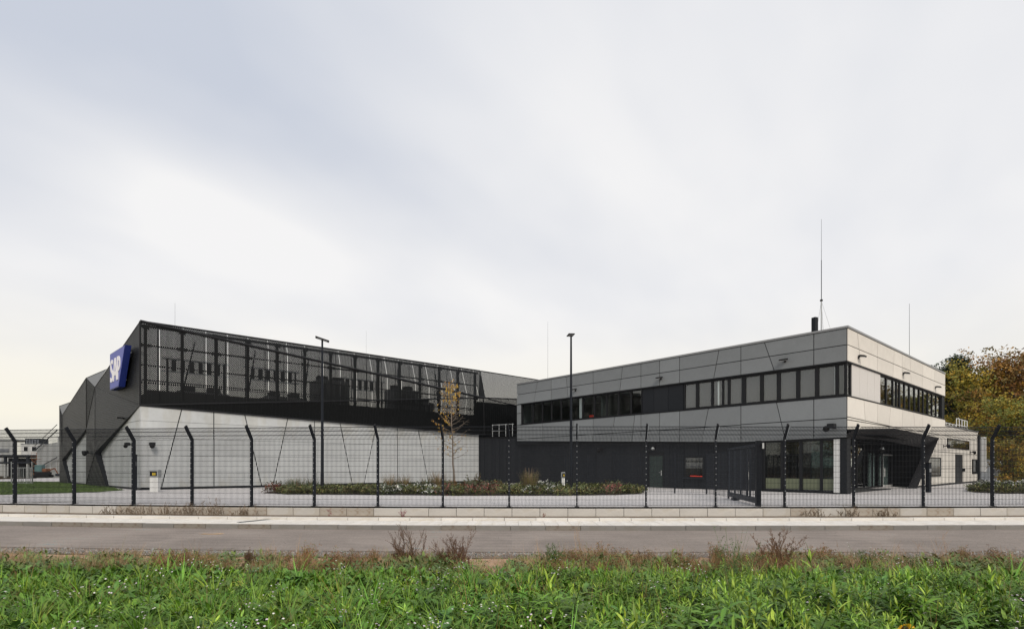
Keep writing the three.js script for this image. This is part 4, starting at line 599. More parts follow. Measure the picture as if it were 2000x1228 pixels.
{
  const post = (px, py, D, top, label, w = 0.26) => { const p = at(px, py, D), h = EYE + (HY - top) / F * D, t = thing('intercom_pillar', label, 'intercom pillar', [p.x, 0, p.z], 0.15); part('column', rb(w, h * 0.66, w * 0.8, 0, h * 0.33, 0, 0.02), M.white, t); part('head', rb(w * 1.15, h * 0.33, w * 0.9, 0, h * 0.83, 0, 0.02), M.galv, t); part('screen', span(-w * 0.4, w * 0.4, h * 0.72, h * 0.93, w * 0.45 + 0.002, w * 0.45 + 0.012), M.frame, t); part('button', span(-w * 0.12, w * 0.28, h * 0.75, h * 0.86, w * 0.45 + 0.013, w * 0.45 + 0.02), M.yellow, t); };
  post(302, 960, 31.2, 917, 'pale intercom pillar with dark screen before the concrete panels', 0.44); post(1100, 950, 33.2, 921, 'slim white post with brown head beside the centre lamp post', 0.2);
  const bol = (px, py, top, w, label) => { const p = onGround(px, py), D = -p.z, h = EYE + (HY - top) / F * D, t = thing('dark_bollard', label, 'bollard', p.toArray(), 0.3); part('body', rb(w, h, w, 0, h / 2, 0, 0.02), M.fencePost, t); part('cap', rb(w * 1.1, 0.06, w * 1.1, 0, h + 0.03, 0, 0.01), M.black, t); part('reader', span(-w * 0.3, w * 0.3, h * 0.7, h * 0.82, w / 2 + 0.001, w / 2 + 0.02), M.galv, t); };
  bol(1814, 961.5, 905, 0.2, 'dark card reader bollard standing before the entrance canopy'); bol(264.5, 957.5, 889, 0.13, 'slim dark post before the front corner of the mesh hall'); bol(1107, 951, 935, 0.08, 'thin short post just left of the centre lamp pole');
}
// ---------------------------------------------------------------- half built site far left
{
  const part0 = (t, n, g, m) => part(n, g, m, t);
  { const a = at(70, 940, 92), b = at(118, 940, 76), d = b.clone().sub(a), t = thing('concrete_shell', 'pale unfinished concrete building behind the left end of the mesh hall', 'building', [a.x, 0, a.z], Math.atan2(-d.z, d.x)), l = d.length();
    for (let i = 0; i < 9; i++) part0(t, 'wall_panel', span(l * i / 9 + 0.03, l * (i + 1) / 9 - 0.03, -0.5, 5.0 + (i > 7 ? 0.8 : 0), -0.3, (i % 2) * 0.05), M.cast[i % 3]); part0(t, 'tower', span(l - 1.6, l - 0.6, 4, 8.4, -1, -0.35), M.cast[1]); part0(t, 'body', span(0.1, l - 0.1, -0.5, 4.9, -12, -0.31), M.cast[0]);
    part0(t, 'scaffold_stair', merge([rod(V(1, 4.2, 0.3), V(l - 1, 6.6, 0.3), 0.08), rod(V(1, 5.0, 0.3), V(l - 1, 7.4, 0.3), 0.05), rod(V(1, 1.0, 0.3), V(l - 1, 2.8, 0.3), 0.07)]), M.gate); }
  { const a = at(-150, 940, 96), t = thing('parking_deck', 'open dark parking deck with light strips under its slabs', 'building', [a.x, 0, a.z]), l = at(72, 940, 96).x - a.x;
    for (const y of [2.1, 3.35]) part0(t, 'slab', span(0, l, y, y + 0.25, -16, 0), M.gate); for (let i = 0; i <= 10; i++) part0(t, 'column', span(l * i / 10 - 0.15, l * i / 10 + 0.15, -0.5, 2.098, -0.6, -0.2), M.cast[0]); for (let i = 0; i <= 10; i++) part0(t, 'column', span(l * i / 10 - 0.15, l * i / 10 + 0.15, 2.352, 3.348, -0.6, -0.2), M.gate);
    part0(t, 'rear_wall', span(0, l, -0.5, 3.3, -16.4, -16.1), M.dark); for (let i = 0; i < 14; i++) part0(t, 'strip_panel', span(l * (0.3 + i * 0.05), l * (0.3 + i * 0.05) + 0.8, 3.25 - (i % 3) * 0.35, 3.31 - (i % 3) * 0.35, -2 - i % 4, -1.7 - i % 4), M.white); }
  { const a = at(-160, 940, 118), t = thing('pale_depot', 'pale grey depot building behind the parking deck', 'building', [a.x, 0, a.z]), l = at(26, 940, 118).x - a.x; for (let i = 0; i < 8; i++) part0(t, 'wall_panel', span(l * i / 8 + 0.03, l * (i + 1) / 8 - 0.03, -0.5, 7.2, -0.3, (i % 2) * 0.06), M.cast[i % 3]); part0(t, 'window_band', span(1, l - 1, 4.6, 5.4, 0.08, 0.12), M.zinc); part0(t, 'roof_edge', span(-0.2, l + 0.2, 7.202, 7.5, -8, 0.2), M.galv); }
  { const a = at(40, 940, 104), t = thing('site_cabin', 'white site cabin standing on the parking deck', 'cabin', [a.x, 3.61, a.z], 0.1); part0(t, 'body', span(0, 3.4, 0.05, 2.2, -2.4, 0), M.white); part0(t, 'window', span(0.5, 1.2, 0.9, 1.7, 0.002, 0.04), M.frame); part0(t, 'window', span(2, 2.7, 0.9, 1.7, 0.002, 0.04), M.frame); part0(t, 'roof', span(-0.1, 3.5, 2.202, 2.32, -2.5, 0.1), M.galv);
    const v = at(48, 940, 108), q = thing('roof_chiller', 'dark roof chiller behind the white site cabin', 'chiller', [v.x, 5.6, v.z]); part0(q, 'body', span(0, 2.9, 0.0, 1.5, -2, 0), M.gate); for (let i = 0; i < 5; i++) part0(q, 'fin', span(0.2 + i * 0.55, 0.55 + i * 0.55, 0.2, 1.3, 0.002, 0.05), M.zinc); part0(q, 'frame', span(-0.3, 3.2, -2.0, -0.002, -2.2, 0.2), M.galv); }
  { const v = onGround(30, 944.5), t = thing('barrier_fence', 'galvanised site barrier of upright bars left of the concrete building', 'barrier', [v.x, 0, v.z]); for (const x of [-0.4, 1.4]) part0(t, 'post', cyl(0.05, 0.05, 1.9, x, 0, 0, 8), M.galv); for (let i = 0; i < 11; i++) part0(t, 'bar', cyl(0.02, 0.02, 1.3, -0.25 + i * 0.15, 0.06, 0, 6), M.galv); part0(t, 'rail', merge([span(-0.4, 1.4, 1.34, 1.4, -0.02, 0.02), span(-0.4, 1.4, 0.04, 0.09, -0.02, 0.02)]), M.galv); }
  { const v = at(77, 940, 74), t = thing('compact_excavator', 'small excavator with teal cab and orange arm beyond the lawn', 'excavator', [v.x, 0, v.z], 0.2);
    for (const z of [-0.55, 0.55]) part0(t, 'track', rb(1.9, 0.4, 0.35, 0.4, 0.2, z, 0.15), M.black); part0(t, 'chassis', rb(1.5, 0.35, 1.2, 0.35, 0.58, 0, 0.05), M.frame); part0(t, 'cab', rb(0.85, 0.95, 0.85, 0.0, 1.25, 0, 0.06), M.teal); part0(t, 'counterweight', rb(0.5, 0.5, 1.1, 0.75, 0.98, 0, 0.1), M.orange); part0(t, 'boom', merge([rod(V(0.9, 0.9, 0), V(1.75, 1.25, 0), 0.09), rod(V(1.75, 1.25, 0), V(2.1, 0.55, 0), 0.07)]), M.orange); part0(t, 'bucket', rb(0.4, 0.35, 0.5, 2.1, 0.36, 0, 0.08), M.gate); }
  { const v = at(69, 940, 74), t = thing('scissor_lift', 'orange scissor lift beside the dark parking deck', 'lift', [v.x, 0, v.z]); part0(t, 'base', rb(0.9, 0.5, 0.8, 0, 0.4, 0, 0.05), M.orange); part0(t, 'scissor', merge([0, 1, 2].flatMap((i) => [rod(V(-0.35, 0.65 + i * 0.6, 0.3), V(0.35, 1.25 + i * 0.6, 0.3), 0.04), rod(V(0.35, 0.65 + i * 0.6, 0.3), V(-0.35, 1.25 + i * 0.6, 0.3), 0.04)])), M.orange); part0(t, 'basket', merge([span(-0.4, 0.4, 2.46, 2.52, -0.35, 0.35), span(-0.4, -0.36, 2.522, 3.4, 0.3, 0.35), span(0.36, 0.4, 2.522, 3.4, 0.3, 0.35), span(-0.36, 0.36, 3.34, 3.4, 0.3, 0.34), span(-0.36, 0.36, 2.9, 2.95, 0.3, 0.34)]), M.orange); }
}

// ---------------------------------------------------------------- trees
function buildTree(seed, o) {                                // returns trunk and crown geometry around a base at the origin
  const R = rng(seed), wood = new MB(), crown = new MB(), tips = [], h = o.h;
  const path = (a, dir, len, bend, n = 4) => { const pts = [a.clone()], d = dir.clone(); for (let i = 0; i < n; i++) { d.add(V((R() - 0.5) * bend, (R() - 0.35) * bend * 0.6, (R() - 0.5) * bend)).normalize(); pts.push(pts[i].clone().addScaledVector(d, len / n)); } return pts; };
  const trunk = path(V(0, 0, 0), V((R() - 0.5) * 0.1, 1, (R() - 0.5) * 0.1), h * o.trunk, 0.18, 6); wood.tube(trunk, o.r, o.r * 0.35, 8);
  for (let i = 0; i < o.limbs; i++) {
    const f = lerp(o.low, 1, (i + R() * 0.7) / o.limbs), k = f * 6, j = Math.min(5, Math.floor(k)), a = trunk[j].clone().lerp(trunk[j + 1], k - j), az = i * 2.4 + R(), up = lerp(o.up0, o.up1, f);
    const len = h * o.spread * (o.profile ? o.profile(f) : 1) * (0.75 + 0.5 * R()), main = path(a, V(Math.cos(az), up, Math.sin(az)).normalize(), len, 0.35, 5); wood.tube(main, o.r * 0.36 * (1.15 - f * 0.6), o.r * 0.05, 5);
    for (let s = 1; s <= 5; s++) { if (s > 1) tips.push([main[s], 0.8 + s * 0.1]); for (let q = 0; q < o.subs; q++) { const az2 = R() * 6.28, sub = path(main[s], V(Math.cos(az2), 0.25 + R() * 0.8, Math.sin(az2)).normalize(), len * (0.25 + 0.2 * R()), 0.5, 3); wood.tube(sub, o.r * 0.06, o.r * 0.018, 4); tips.push([sub[3], 1], [sub[2], 0.8]); } }
  }
  tips.push([trunk[6], 1.2]);
  const cols = o.cols;
  for (const [p, s] of tips) {
    if (R() < o.bare) continue;
    const base = cols[Math.floor(R() * cols.length)], n = Math.round(o.leaves * (0.6 + 0.8 * R())), rad = o.clump * s * (0.7 + 0.6 * R());
    for (let i = 0; i < n; i++) {
      const v = V(R() - 0.5, R() - 0.5, R() - 0.5).normalize().multiplyScalar(rad * Math.pow(R(), 0.45)); v.y *= 0.62; v.add(p);
      const e = V(R() - 0.5, R() - 0.5, R() - 0.5).normalize(), f = V(R() - 0.5, R() - 0.5, R() - 0.5).normalize().cross(e).normalize(), L2 = o.leaf * (0.6 + 0.8 * R()), m = 0.7 + 0.6 * R(), k = base.map((c) => c * m);
      const a = v.clone().addScaledVector(e, -L2 / 2), b = v.clone().addScaledVector(f, L2 * 0.32), c = v.clone().addScaledVector(e, L2 / 2), d = v.clone().addScaledVector(f, -L2 * 0.32); crown.quad(a, b, c, d, k);
    }
  }
  return { wood: wood.geo(true), crown: crown.geo() };
}
function plantTree(name, label, g, pos, turn, mat = M.bark, group, s = 1) { const t = thing(name, label, 'tree', pos, turn, group); part('trunk', g.wood, mat, t); part('crown', g.crown, M.leaf, t); t.scale.setScalar(s); return t; }
{
  const olive = [[0.24, 0.21, 0.025], [0.30, 0.23, 0.025], [0.16, 0.17, 0.025], [0.40, 0.27, 0.025]], rust = [[0.28, 0.16, 0.022], [0.38, 0.21, 0.02], [0.20, 0.14, 0.022], [0.15, 0.13, 0.022]], red = [[0.26, 0.12, 0.03], [0.19, 0.10, 0.03], [0.32, 0.17, 0.03], [0.16, 0.12, 0.03]], pine = [[0.026, 0.046, 0.022], [0.036, 0.056, 0.024]], green = [[0.13, 0.155, 0.025], [0.16, 0.175, 0.025]];
  const round = (f) => 0.55 + 0.75 * Math.sin(Math.PI * clamp(f, 0, 1)) - 0.25 * f;
  const oak = { h: 14.0, trunk: 0.86, r: 0.27, limbs: 18, low: 0.14, up0: 0.35, up1: 1.3, spread: 0.36, subs: 3, leaves: 20, clump: 0.95, leaf: 0.28, bare: 0.27, profile: round };
  const gA = buildTree(101, { ...oak, cols: olive }), gB = buildTree(102, { ...oak, cols: rust }), gC = buildTree(103, { ...oak, h: 16.2, cols: red, bare: 0.26 }), gD = buildTree(104, { ...oak, h: 12.5, cols: [...green, ...olive] });
  const gP = buildTree(105, { h: 14.6, trunk: 0.97, r: 0.24, limbs: 16, low: 0.6, up0: 0.1, up1: 0.7, spread: 0.17, subs: 2, leaves: 60, clump: 0.85, leaf: 0.26, bare: 0.05, cols: pine });
  const gS = buildTree(106, { ...oak, h: 5.2, r: 0.1, limbs: 12, low: 0.05, spread: 0.4, leaves: 40, clump: 0.7, leaf: 0.28, cols: [...olive, ...rust], subs: 2 });
  const p = (px, D) => { const v = at(px, 912, D); return [v.x, -0.3, v.z]; };
  plantTree('pine_tree', 'dark green pine crown rising directly behind the white roof edge', gP, p(1827, 72), 0.3);
  plantTree('autumn_tree', 'yellow green autumn tree standing closest to the white office corner', gA, p(1884, 68), 0.2, M.bark, 'autumn trees at the forest edge');
  plantTree('autumn_tree', 'olive and orange autumn tree in the middle of the forest edge', gB, p(1946, 66), 1.7, M.bark, 'autumn trees at the forest edge', 1.03);
  plantTree('autumn_tree', 'tall reddish brown autumn tree at the right frame edge', gC, p(2002, 65), 0.9, M.bark, 'autumn trees at the forest edge', 0.97);
  plantTree('autumn_tree', 'shorter olive tree in front of the forest beside the container', gD, p(1975, 59), 2.4, M.bark, 'autumn trees at the forest edge', 0.74);
  const behind = 'dense trees filling the depth of the autumn forest at the right';
  for (const [px, D, g, a, s, w] of [[1858, 84, gD, 0.4, 1, 'olive tree deeper in the forest, leftmost beside the pine'], [1905, 82, gB, 3, 1.05, 'rusty tree deeper in the forest, between the yellow green and olive trees'], [1960, 80, gA, 4, 1.06, 'yellowish tree deeper in the forest, behind the olive and orange tree'], [2030, 78, gC, 2, 1.02, 'reddish tree deeper in the forest, cut by the right frame edge'], [1925, 95, gD, 5, 1.1, 'green tree at the very back of the forest, left of two'], [1990, 93, gB, 1, 1.1, 'rusty tree at the very back of the forest, right of two']]) plantTree('forest_tree', w, g, p(px, D), a, M.bark, behind, s);
  plantTree('forest_shrub', 'low olive shrub at the forest foot beside the white container', gS, p(1962, 62), 0.5, M.bark, null, 1.1);
  plantTree('forest_shrub', 'low rusty shrub at the forest foot by the right frame edge', gS, p(1994, 58), 2.5, M.bark, null, 0.9);
  plantTree('forest_shrub', 'small yellowish sapling peeping between container and right fence post', gS, p(1975, 52), 4.1, M.bark, null, 0.75);
  // the wood goes on to the right of the frame, where the white facade's windows mirror it
  const out = 'trees of the same wood right of the picture, mirrored in the white facade windows';
  for (const [X, D, g, a] of [[69, 55, gB, 1], [75, 48, gA, 2], [80, 40, gC, 3], [84, 31, gD, 4], [74, 62, gD, 5], [88, 22, gA, 0.6]]) plantTree('forest_tree', 'autumn tree mirrored in the windows of the white facade', g, [X, -0.3, -D], a, M.bark, out);
  // the far field edge on the left, mirrored in the lobby glass
  const far = 'dark trees along the field edge behind the camera, mirrored in the lobby glass';
  for (const [X, Z, g, a] of [[-92, 6, gD, 1], [-96, 16, gA, 2], [-90, -10, gD, 3], [-100, 28, gB, 4], [-88, 40, gD, 5]]) plantTree('field_tree', 'dark tree mirrored low in the lobby glass', g, [X, -0.6, Z], a, M.bark, far, 0.75);
}
{ // the young, almost bare tree in the planting bed
  const R = rng(61), D = 32.6, b = at(889, 950, D), H = EYE + (HY - 748) / F * D, t = thing('young_tree', 'young slender tree with few yellow leaves growing from the planting bed', 'tree', [b.x, 0, b.z]);
  const wood = new MB(), low = new MB(), leaves = new MB(), tr = [...Array(9)].map((_, i) => V(-0.05 - 0.24 * (i / 8) + 0.03 * Math.sin(i * 2.1), H * i / 8, 0.03 * Math.cos(i * 1.7)));
  wood.tube(tr, 0.062, 0.012, 8);
  for (let i = 0; i < 46; i++) {
    const f = 0.30 + 0.68 * i / 46, k = f * 8, j = Math.min(7, Math.floor(k)), a = tr[j].clone().lerp(tr[j + 1], k - j), az = i * 2.399 + R() * 0.5, len = (f < 0.42 ? 1.25 : 1.75) * (1.1 - f) ** 0.65 * (0.6 + 0.5 * R()), pts = [a.clone()], d = V(Math.cos(az), -0.02 + f * 0.55, Math.sin(az)).normalize();
    for (let s = 0; s < 5; s++) { d.y += 0.10; d.x += (R() - 0.5) * 0.2; d.z += (R() - 0.5) * 0.2; d.normalize(); pts.push(pts[s].clone().addScaledVector(d, len / 5)); }
    wood.tube(pts, 0.018 * (1.2 - f * 0.6), 0.005, 5);
    const left = Math.cos(az) < 0.25, pl = f > 0.82 ? 0.55 : left ? 0.27 : 0.04;
    for (let s = 1; s <= 5; s++) {
      for (let q = 0; q < 2; q++) { const e = V(d.x + (R() - 0.5) * 1.6, 0.2 + (R() - 0.5), d.z + (R() - 0.5) * 1.6).normalize(), tip = pts[s].clone().addScaledVector(e, 0.16 + 0.2 * R()); low.tube([pts[s], tip], 0.005, 0.003, 3); for (let z = 0; z < 4; z++) if (R() < pl) { const k2 = [[0.50, 0.30, 0.035], [0.42, 0.21, 0.03], [0.30, 0.20, 0.045], [0.55, 0.37, 0.05]][Math.floor(R() * 4)]; const g = V(R() - 0.5, -0.5 - R(), R() - 0.5).normalize(); leaves.leaf(tip.clone().lerp(pts[s], R() * 0.7), g, V(R() - 0.5, R(), R() - 0.5).normalize(), 0.09 + 0.05 * R(), 0.052, k2); } }
    }
  }
  part('trunk', wood.geo(true), M.barkPale, t); part('twigs', low.geo(true), M.barkPale, t); part('leaves', leaves.geo(), M.leaf, t);
}
// ---------------------------------------------------------------- plant prototypes (a few variants each, instanced where nobody could count them)
const jit = (R, c, k = 0.25) => { const m = 1 - k / 2 + k * R(); return c.map((v) => v * m); };
function leafyPlant(seed, o = {}) {                             // an upright stem with whorls of lance leaves and a tuft of young pale leaves on top
  const R = rng(seed), b = new MB(), h = o.h ?? 0.40, n = o.n ?? 26, green = o.green ?? [0.10, 0.205, 0.018], young = o.young ?? [0.25, 0.38, 0.045], lean = V((R() - 0.5) * 0.1, 0, (R() - 0.5) * 0.1);
  const pt = (f) => V(lean.x * f * f, h * f, lean.z * f * f);
  b.tube([pt(0), pt(0.35), pt(0.7), pt(1)], 0.005, 0.0025, 4, [0.074, 0.138, 0.025]);
  for (let i = 0; i < n; i++) { const f = 0.12 + 0.88 * i / n, az = i * 2.4 + R() * 0.5, top = f > 0.8, len = (o.len ?? 0.125) * (top ? 0.72 - 0.3 * (f - 0.8) * 5 * R() : 0.6 + 0.55 * Math.sin(Math.PI * f)) * (0.75 + 0.5 * R()), el = top ? 0.55 + 1.1 * (f - 0.8) * 5 * R() : 0.05 + 0.5 * R(), d = V(Math.cos(az) * Math.cos(el), Math.sin(el), Math.sin(az) * Math.cos(el)), nr = V(-Math.cos(az) * Math.sin(el), Math.cos(el), -Math.sin(az) * Math.sin(el)); b.blade(pt(f), d, nr, len, len * (o.wide ?? 0.2), jit(R, top && R() < 0.75 ? young : green, 0.5), 0.2, top ? 0.08 : 0.3); }
  return b.geo();
}
function featherPlant(seed, o = {}) {                            // finely divided, ferny leaves
  const R = rng(seed), b = new MB(), n = o.n ?? 9, green = o.green ?? [0.074, 0.161, 0.022];
  for (let i = 0; i < n; i++) { const az = i * 2.4 + R(), len = (o.len ?? 0.22) * (0.7 + 0.6 * R()), el = 0.45 + 0.7 * R(), pts = [...Array(5)].map((_, k) => { const f = k / 4, e = el - f * 0.8; return V(Math.cos(az) * len * f * Math.cos(e * 0.8), len * f * Math.sin(el) - len * f * f * 0.25, Math.sin(az) * len * f * Math.cos(e * 0.8)); }); b.tube(pts, 0.0025, 0.001, 3, [0.052, 0.120, 0.025]);
    for (let k = 1; k < 9; k++) { const f = k / 8 * 4, j = Math.min(3, Math.floor(f)), p = pts[j].clone().lerp(pts[j + 1], f - j), d0 = pts[j + 1].clone().sub(pts[j]).normalize(); for (const s of [-1, 1]) { const side = V(-Math.sin(az) * s, 0.1, Math.cos(az) * s), d = side.addScaledVector(d0, 0.7).normalize(), l = len * 0.24 * (1.15 - k / 9) * (0.8 + 0.4 * R()); for (const q of [-0.5, 0, 0.5]) { const e = d.clone().addScaledVector(d0, q).normalize(), t = p.clone().addScaledVector(d, l * (0.3 + q * 0.2)); b.leaf(t, e, V(0, 1, 0), l * 0.7, l * 0.16, jit(R, green, 0.5), 0.1, 0.1); } } } }
  return b.geo();
}
function grassClump(seed, o = {}) {
  const R = rng(seed), b = new MB(), n = o.n ?? 16, cols = o.cols ?? [[0.133, 0.258, 0.017], [0.096, 0.198, 0.014]];
  for (let i = 0; i < n; i++) { const az = R() * 6.28, len = (o.len ?? 0.26) * (0.55 + 0.6 * R()), w = (o.w ?? 0.006) * (0.7 + 0.6 * R()), bend = (o.bend ?? 0.5) * (0.3 + R()), rr = (o.rad ?? 0.05) * R(), base = V(Math.cos(az) * rr, 0, Math.sin(az) * rr), out = V(Math.cos(az), 0, Math.sin(az)), sd = V(-Math.sin(az), 0, Math.cos(az)), k = jit(R, cols[Math.floor(R() * cols.length)], 0.4); let pl, pr; for (let s = 0; s <= 3; s++) { const f = s / 3, c = base.clone().addScaledVector(out, len * bend * f * f + len * 0.12 * f).add(V(0, len * f * (1 - 0.28 * bend * f), 0)), ww = w * (1 - f * 0.92), l = c.clone().addScaledVector(sd, ww), r = c.clone().addScaledVector(sd, -ww); if (s) b.quad(pl, pr, r, l, k); pl = l; pr = r; } }
  return b.geo();
}
function lowRosette(seed, o = {}) {
  const R = rng(seed), b = new MB(), n = o.n ?? 22;
  for (let i = 0; i < n; i++) { const az = R() * 6.28, el = 0.1 + R() * 1.0, rr = (o.rad ?? 0.1) * R(), p = V(Math.cos(az) * rr, (o.h ?? 0.07) * R(), Math.sin(az) * rr), a2 = R() * 6.28, d = V(Math.cos(a2) * Math.cos(el), Math.sin(el), Math.sin(a2) * Math.cos(el)), nr = V(-Math.cos(a2) * Math.sin(el), Math.cos(el), -Math.sin(a2) * Math.sin(el)), len = (o.len ?? 0.06) * (0.6 + 0.8 * R()); b.blade(p, d, nr, len, len * (o.wide ?? 0.4), jit(R, (o.cols ?? [[0.089, 0.189, 0.014]])[Math.floor(R() * (o.cols?.length ?? 1))], 0.5)); }
  return b.geo();
}
const soilY = (X, D) => { const e = sstep(D, 9.6, 11.3); return -0.50 + (0.10 * (fbm(X * 1.1 + 40, (D) * 1.1 + 40, 0, 101, 4) - 0.45)) * (1 - e * 0.55); };
function sow(name, label, cat, geo, list) {                     // list: [x, y, z, turn, scale, tint, lean]
  const m = new THREE.InstancedMesh(geo, M.plant, list.length), o = new THREE.Object3D(), c = new THREE.Color();
  list.forEach(([x, y, z, a, s, t, ln], i) => { o.position.set(x, y, z); o.rotation.set(ln ? ln * Math.sin(a * 3) : 0, a, ln ? ln * Math.cos(a * 5) : 0); o.scale.set(s, s * 1.0, s); o.updateMatrix(); m.setMatrixAt(i, o.matrix); m.setColorAt(i, c.setRGB(...t)); });
  m.name = numbered(name); m.castShadow = m.receiveShadow = true; scene.add(m); return tag(m, label, cat, null, 'stuff');
}
{ // the green field in the foreground
  const R = rng(301), lists = {}; const add = (k, v) => (lists[k] ??= []).push(v);
  const tint = (a = 0.3) => { const m = 0.6 + 0.75 * R(), w = 1 + (R() - 0.5) * a; return [m * w, m, m * (2 - w) * 0.95]; };
  for (let i = 0; i < 8600; i++) {
    const D = Math.sqrt(lerp(4.2 ** 2, 9.2 ** 2, R())), X = (R() - 0.5) * 2 * (D * 1.02 + 0.4), px = CX + X / D * F, z = -(D + C2(X) * sstep(D, 2, 11.5)), y = soilY(X, D) - 0.01;
    const m = fbm(X * 0.7 + 20, D * 0.9 + 20, 0, 201, 3), m2 = fbm(X * 1.3 + 60, D * 1.6 + 60, 0, 203, 3), right = sstep(px, 700, 1250), edge = sstep(D, 8.7, 9.2) ;
    if (R() < edge * 0.7) continue; if (m2 > 0.62 && R() < (px < 700 ? 0.8 : 0.45)) continue; if (R() < 0.035) { add('broad', [X, y, z, R() * 6.28, 0.8 + 0.7 * R(), tint(), 0.3]); continue; } if (R() < 0.045) { add('stalk', [X, y, z, R() * 6.28, 0.8 + 0.7 * R(), tint(), 0.5]); continue; } if (R() < 0.02 * (m2 > 0.5 ? 2 : 0.4)) { add('bloom', [X, y, z, R() * 6.28, 0.8 + 0.5 * R(), [1, 1, 1], 0.4]); continue; }
    const pl = lerp(0.12, 0.42, right) * sstep(m, 0.36, 0.56) * 1.7, pf = lerp(0.62, 0.42, right) * sstep(m, 0.58, 0.40) + 0.03 + (px > 1300 && D < 6.8 ? 0.9 : 0) + (px > 750 && px < 1000 && D < 6.6 ? 0.5 : 0), v = R(), sc = 0.62 + 0.55 * R();
    if (v < pl) add('leafy' + Math.floor(R() * 4), [X, y, z, R() * 6.28, sc * (0.55 + 0.9 * fbm(X * 1.7 + 11, D * 2.1 + 5, 0, 207, 3)) * lerp(0.78, 1.1, right) * lerp(1, 0.55, sstep(D, 6.4, 9.0)) * (R() < 0.06 && D < 6.6 ? 1.35 : 1), tint(), 0.22]);
    else if (v < pl + pf) add('feather' + Math.floor(R() * 2), [X, y, z, R() * 6.28, sc * 1.1, tint(), 0.15]);
    else if (v < pl + pf + 0.30) add('grass' + Math.floor(R() * 2), [X, y, z, R() * 6.28, sc * (0.8 + 0.7 * m) * (R() < 0.15 ? 1.4 : 1), tint(0.5), 0.2]);
    else add('low' + Math.floor(R() * 2), [X, y, z, R() * 6.28, sc * 1.5, tint(0.4), 0.2]);
  }
  for (let i = 0; i < 5200; i++) { const D = Math.sqrt(lerp(4.2 ** 2, 9.2 ** 2, R())), X = (R() - 0.5) * 2 * (D * 1.02 + 0.4); if (fbm(X * 1.3 + 60, D * 1.6 + 60, 0, 203, 3) > 0.68 && R() < 0.8) continue; add(R() < 0.6 ? 'low0' : 'low1', [X, soilY(X, D) - 0.01, -(D + C2(X) * sstep(D, 2, 11.5)), R() * 6.28, 1.1 + 0.9 * R(), tint(0.4), 0.2]); }
  const G = { leafy0: leafyPlant(1), leafy1: leafyPlant(2, { h: 0.50, n: 36, len: 0.115 }), leafy2: leafyPlant(3, { h: 0.27, n: 24, len: 0.14, wide: 0.24 }), leafy3: leafyPlant(4, { h: 0.44, n: 30, len: 0.14, wide: 0.17, green: [0.096, 0.216, 0.016] }), feather0: featherPlant(5), feather1: featherPlant(6, { n: 12, len: 0.19, green: [0.092, 0.198, 0.028] }), grass0: grassClump(7), grass1: grassClump(8, { n: 12, len: 0.32, w: 0.008, bend: 0.7, cols: [[0.133, 0.267, 0.022], [0.207, 0.304, 0.037]] }), broad: lowRosette(11, { n: 14, len: 0.10, wide: 0.55, rad: 0.04, h: 0.16, cols: [[0.063, 0.156, 0.022], [0.089, 0.193, 0.031]] }), stalk: grassClump(12, { n: 7, len: 0.5, w: 0.0025, bend: 0.5, cols: [[0.30, 0.17, 0.07], [0.20, 0.16, 0.06]] }), bloom: (() => { const R = rng(13), b = new MB(); for (let i = 0; i < 6; i++) { const t = V((R() - 0.5) * 0.22, 0.32 + 0.16 * R(), (R() - 0.5) * 0.22); b.tube([V(0, 0, 0), t.clone().multiplyScalar(0.6).add(V(0, 0.03, 0)), t], 0.0025, 0.0012, 3, [0.11, 0.18, 0.04]); for (let k = 0; k < 5; k++) { const az = k * 1.257, e = V(Math.cos(az), 0.45, Math.sin(az)).normalize(); b.leaf(t, e, V(0, 1, 0), 0.013, 0.010, i % 3 ? [0.66, 0.58, 0.66] : [0.72, 0.72, 0.66]); } } return b.geo(); })(), low0: lowRosette(9), low1: lowRosette(10, { n: 16, len: 0.085, wide: 0.5, cols: [[0.096, 0.202, 0.019], [0.133, 0.230, 0.019]] }) };
  const words = { leafy: ['leafy_weeds', 'bright green weeds with lance leaves crowding the foreground field', 'weeds'], feather: ['feathery_weeds', 'dark feathery cover crop spread over the foreground field', 'cover crop'], grass: ['field_grass', 'green grass blades between the weeds of the foreground field', 'grass'], broad: ['broadleaf_weeds', 'scattered broad leaved weeds among the foreground plants', 'weeds'], stalk: ['dead_stalks', 'reddish dry stalks scattered through the foreground field', 'dry stalks'], bloom: ['small_blossoms', 'tiny pale lilac blossoms scattered over the foreground field', 'flowers'], low: ['ground_cover', 'low green leaves covering the foreground soil', 'ground cover'] };
  for (const k of Object.keys(lists)) { const w = words[k.replace(/\d/, '')]; sow(w[0], w[1], w[2], G[k], lists[k]); }
}
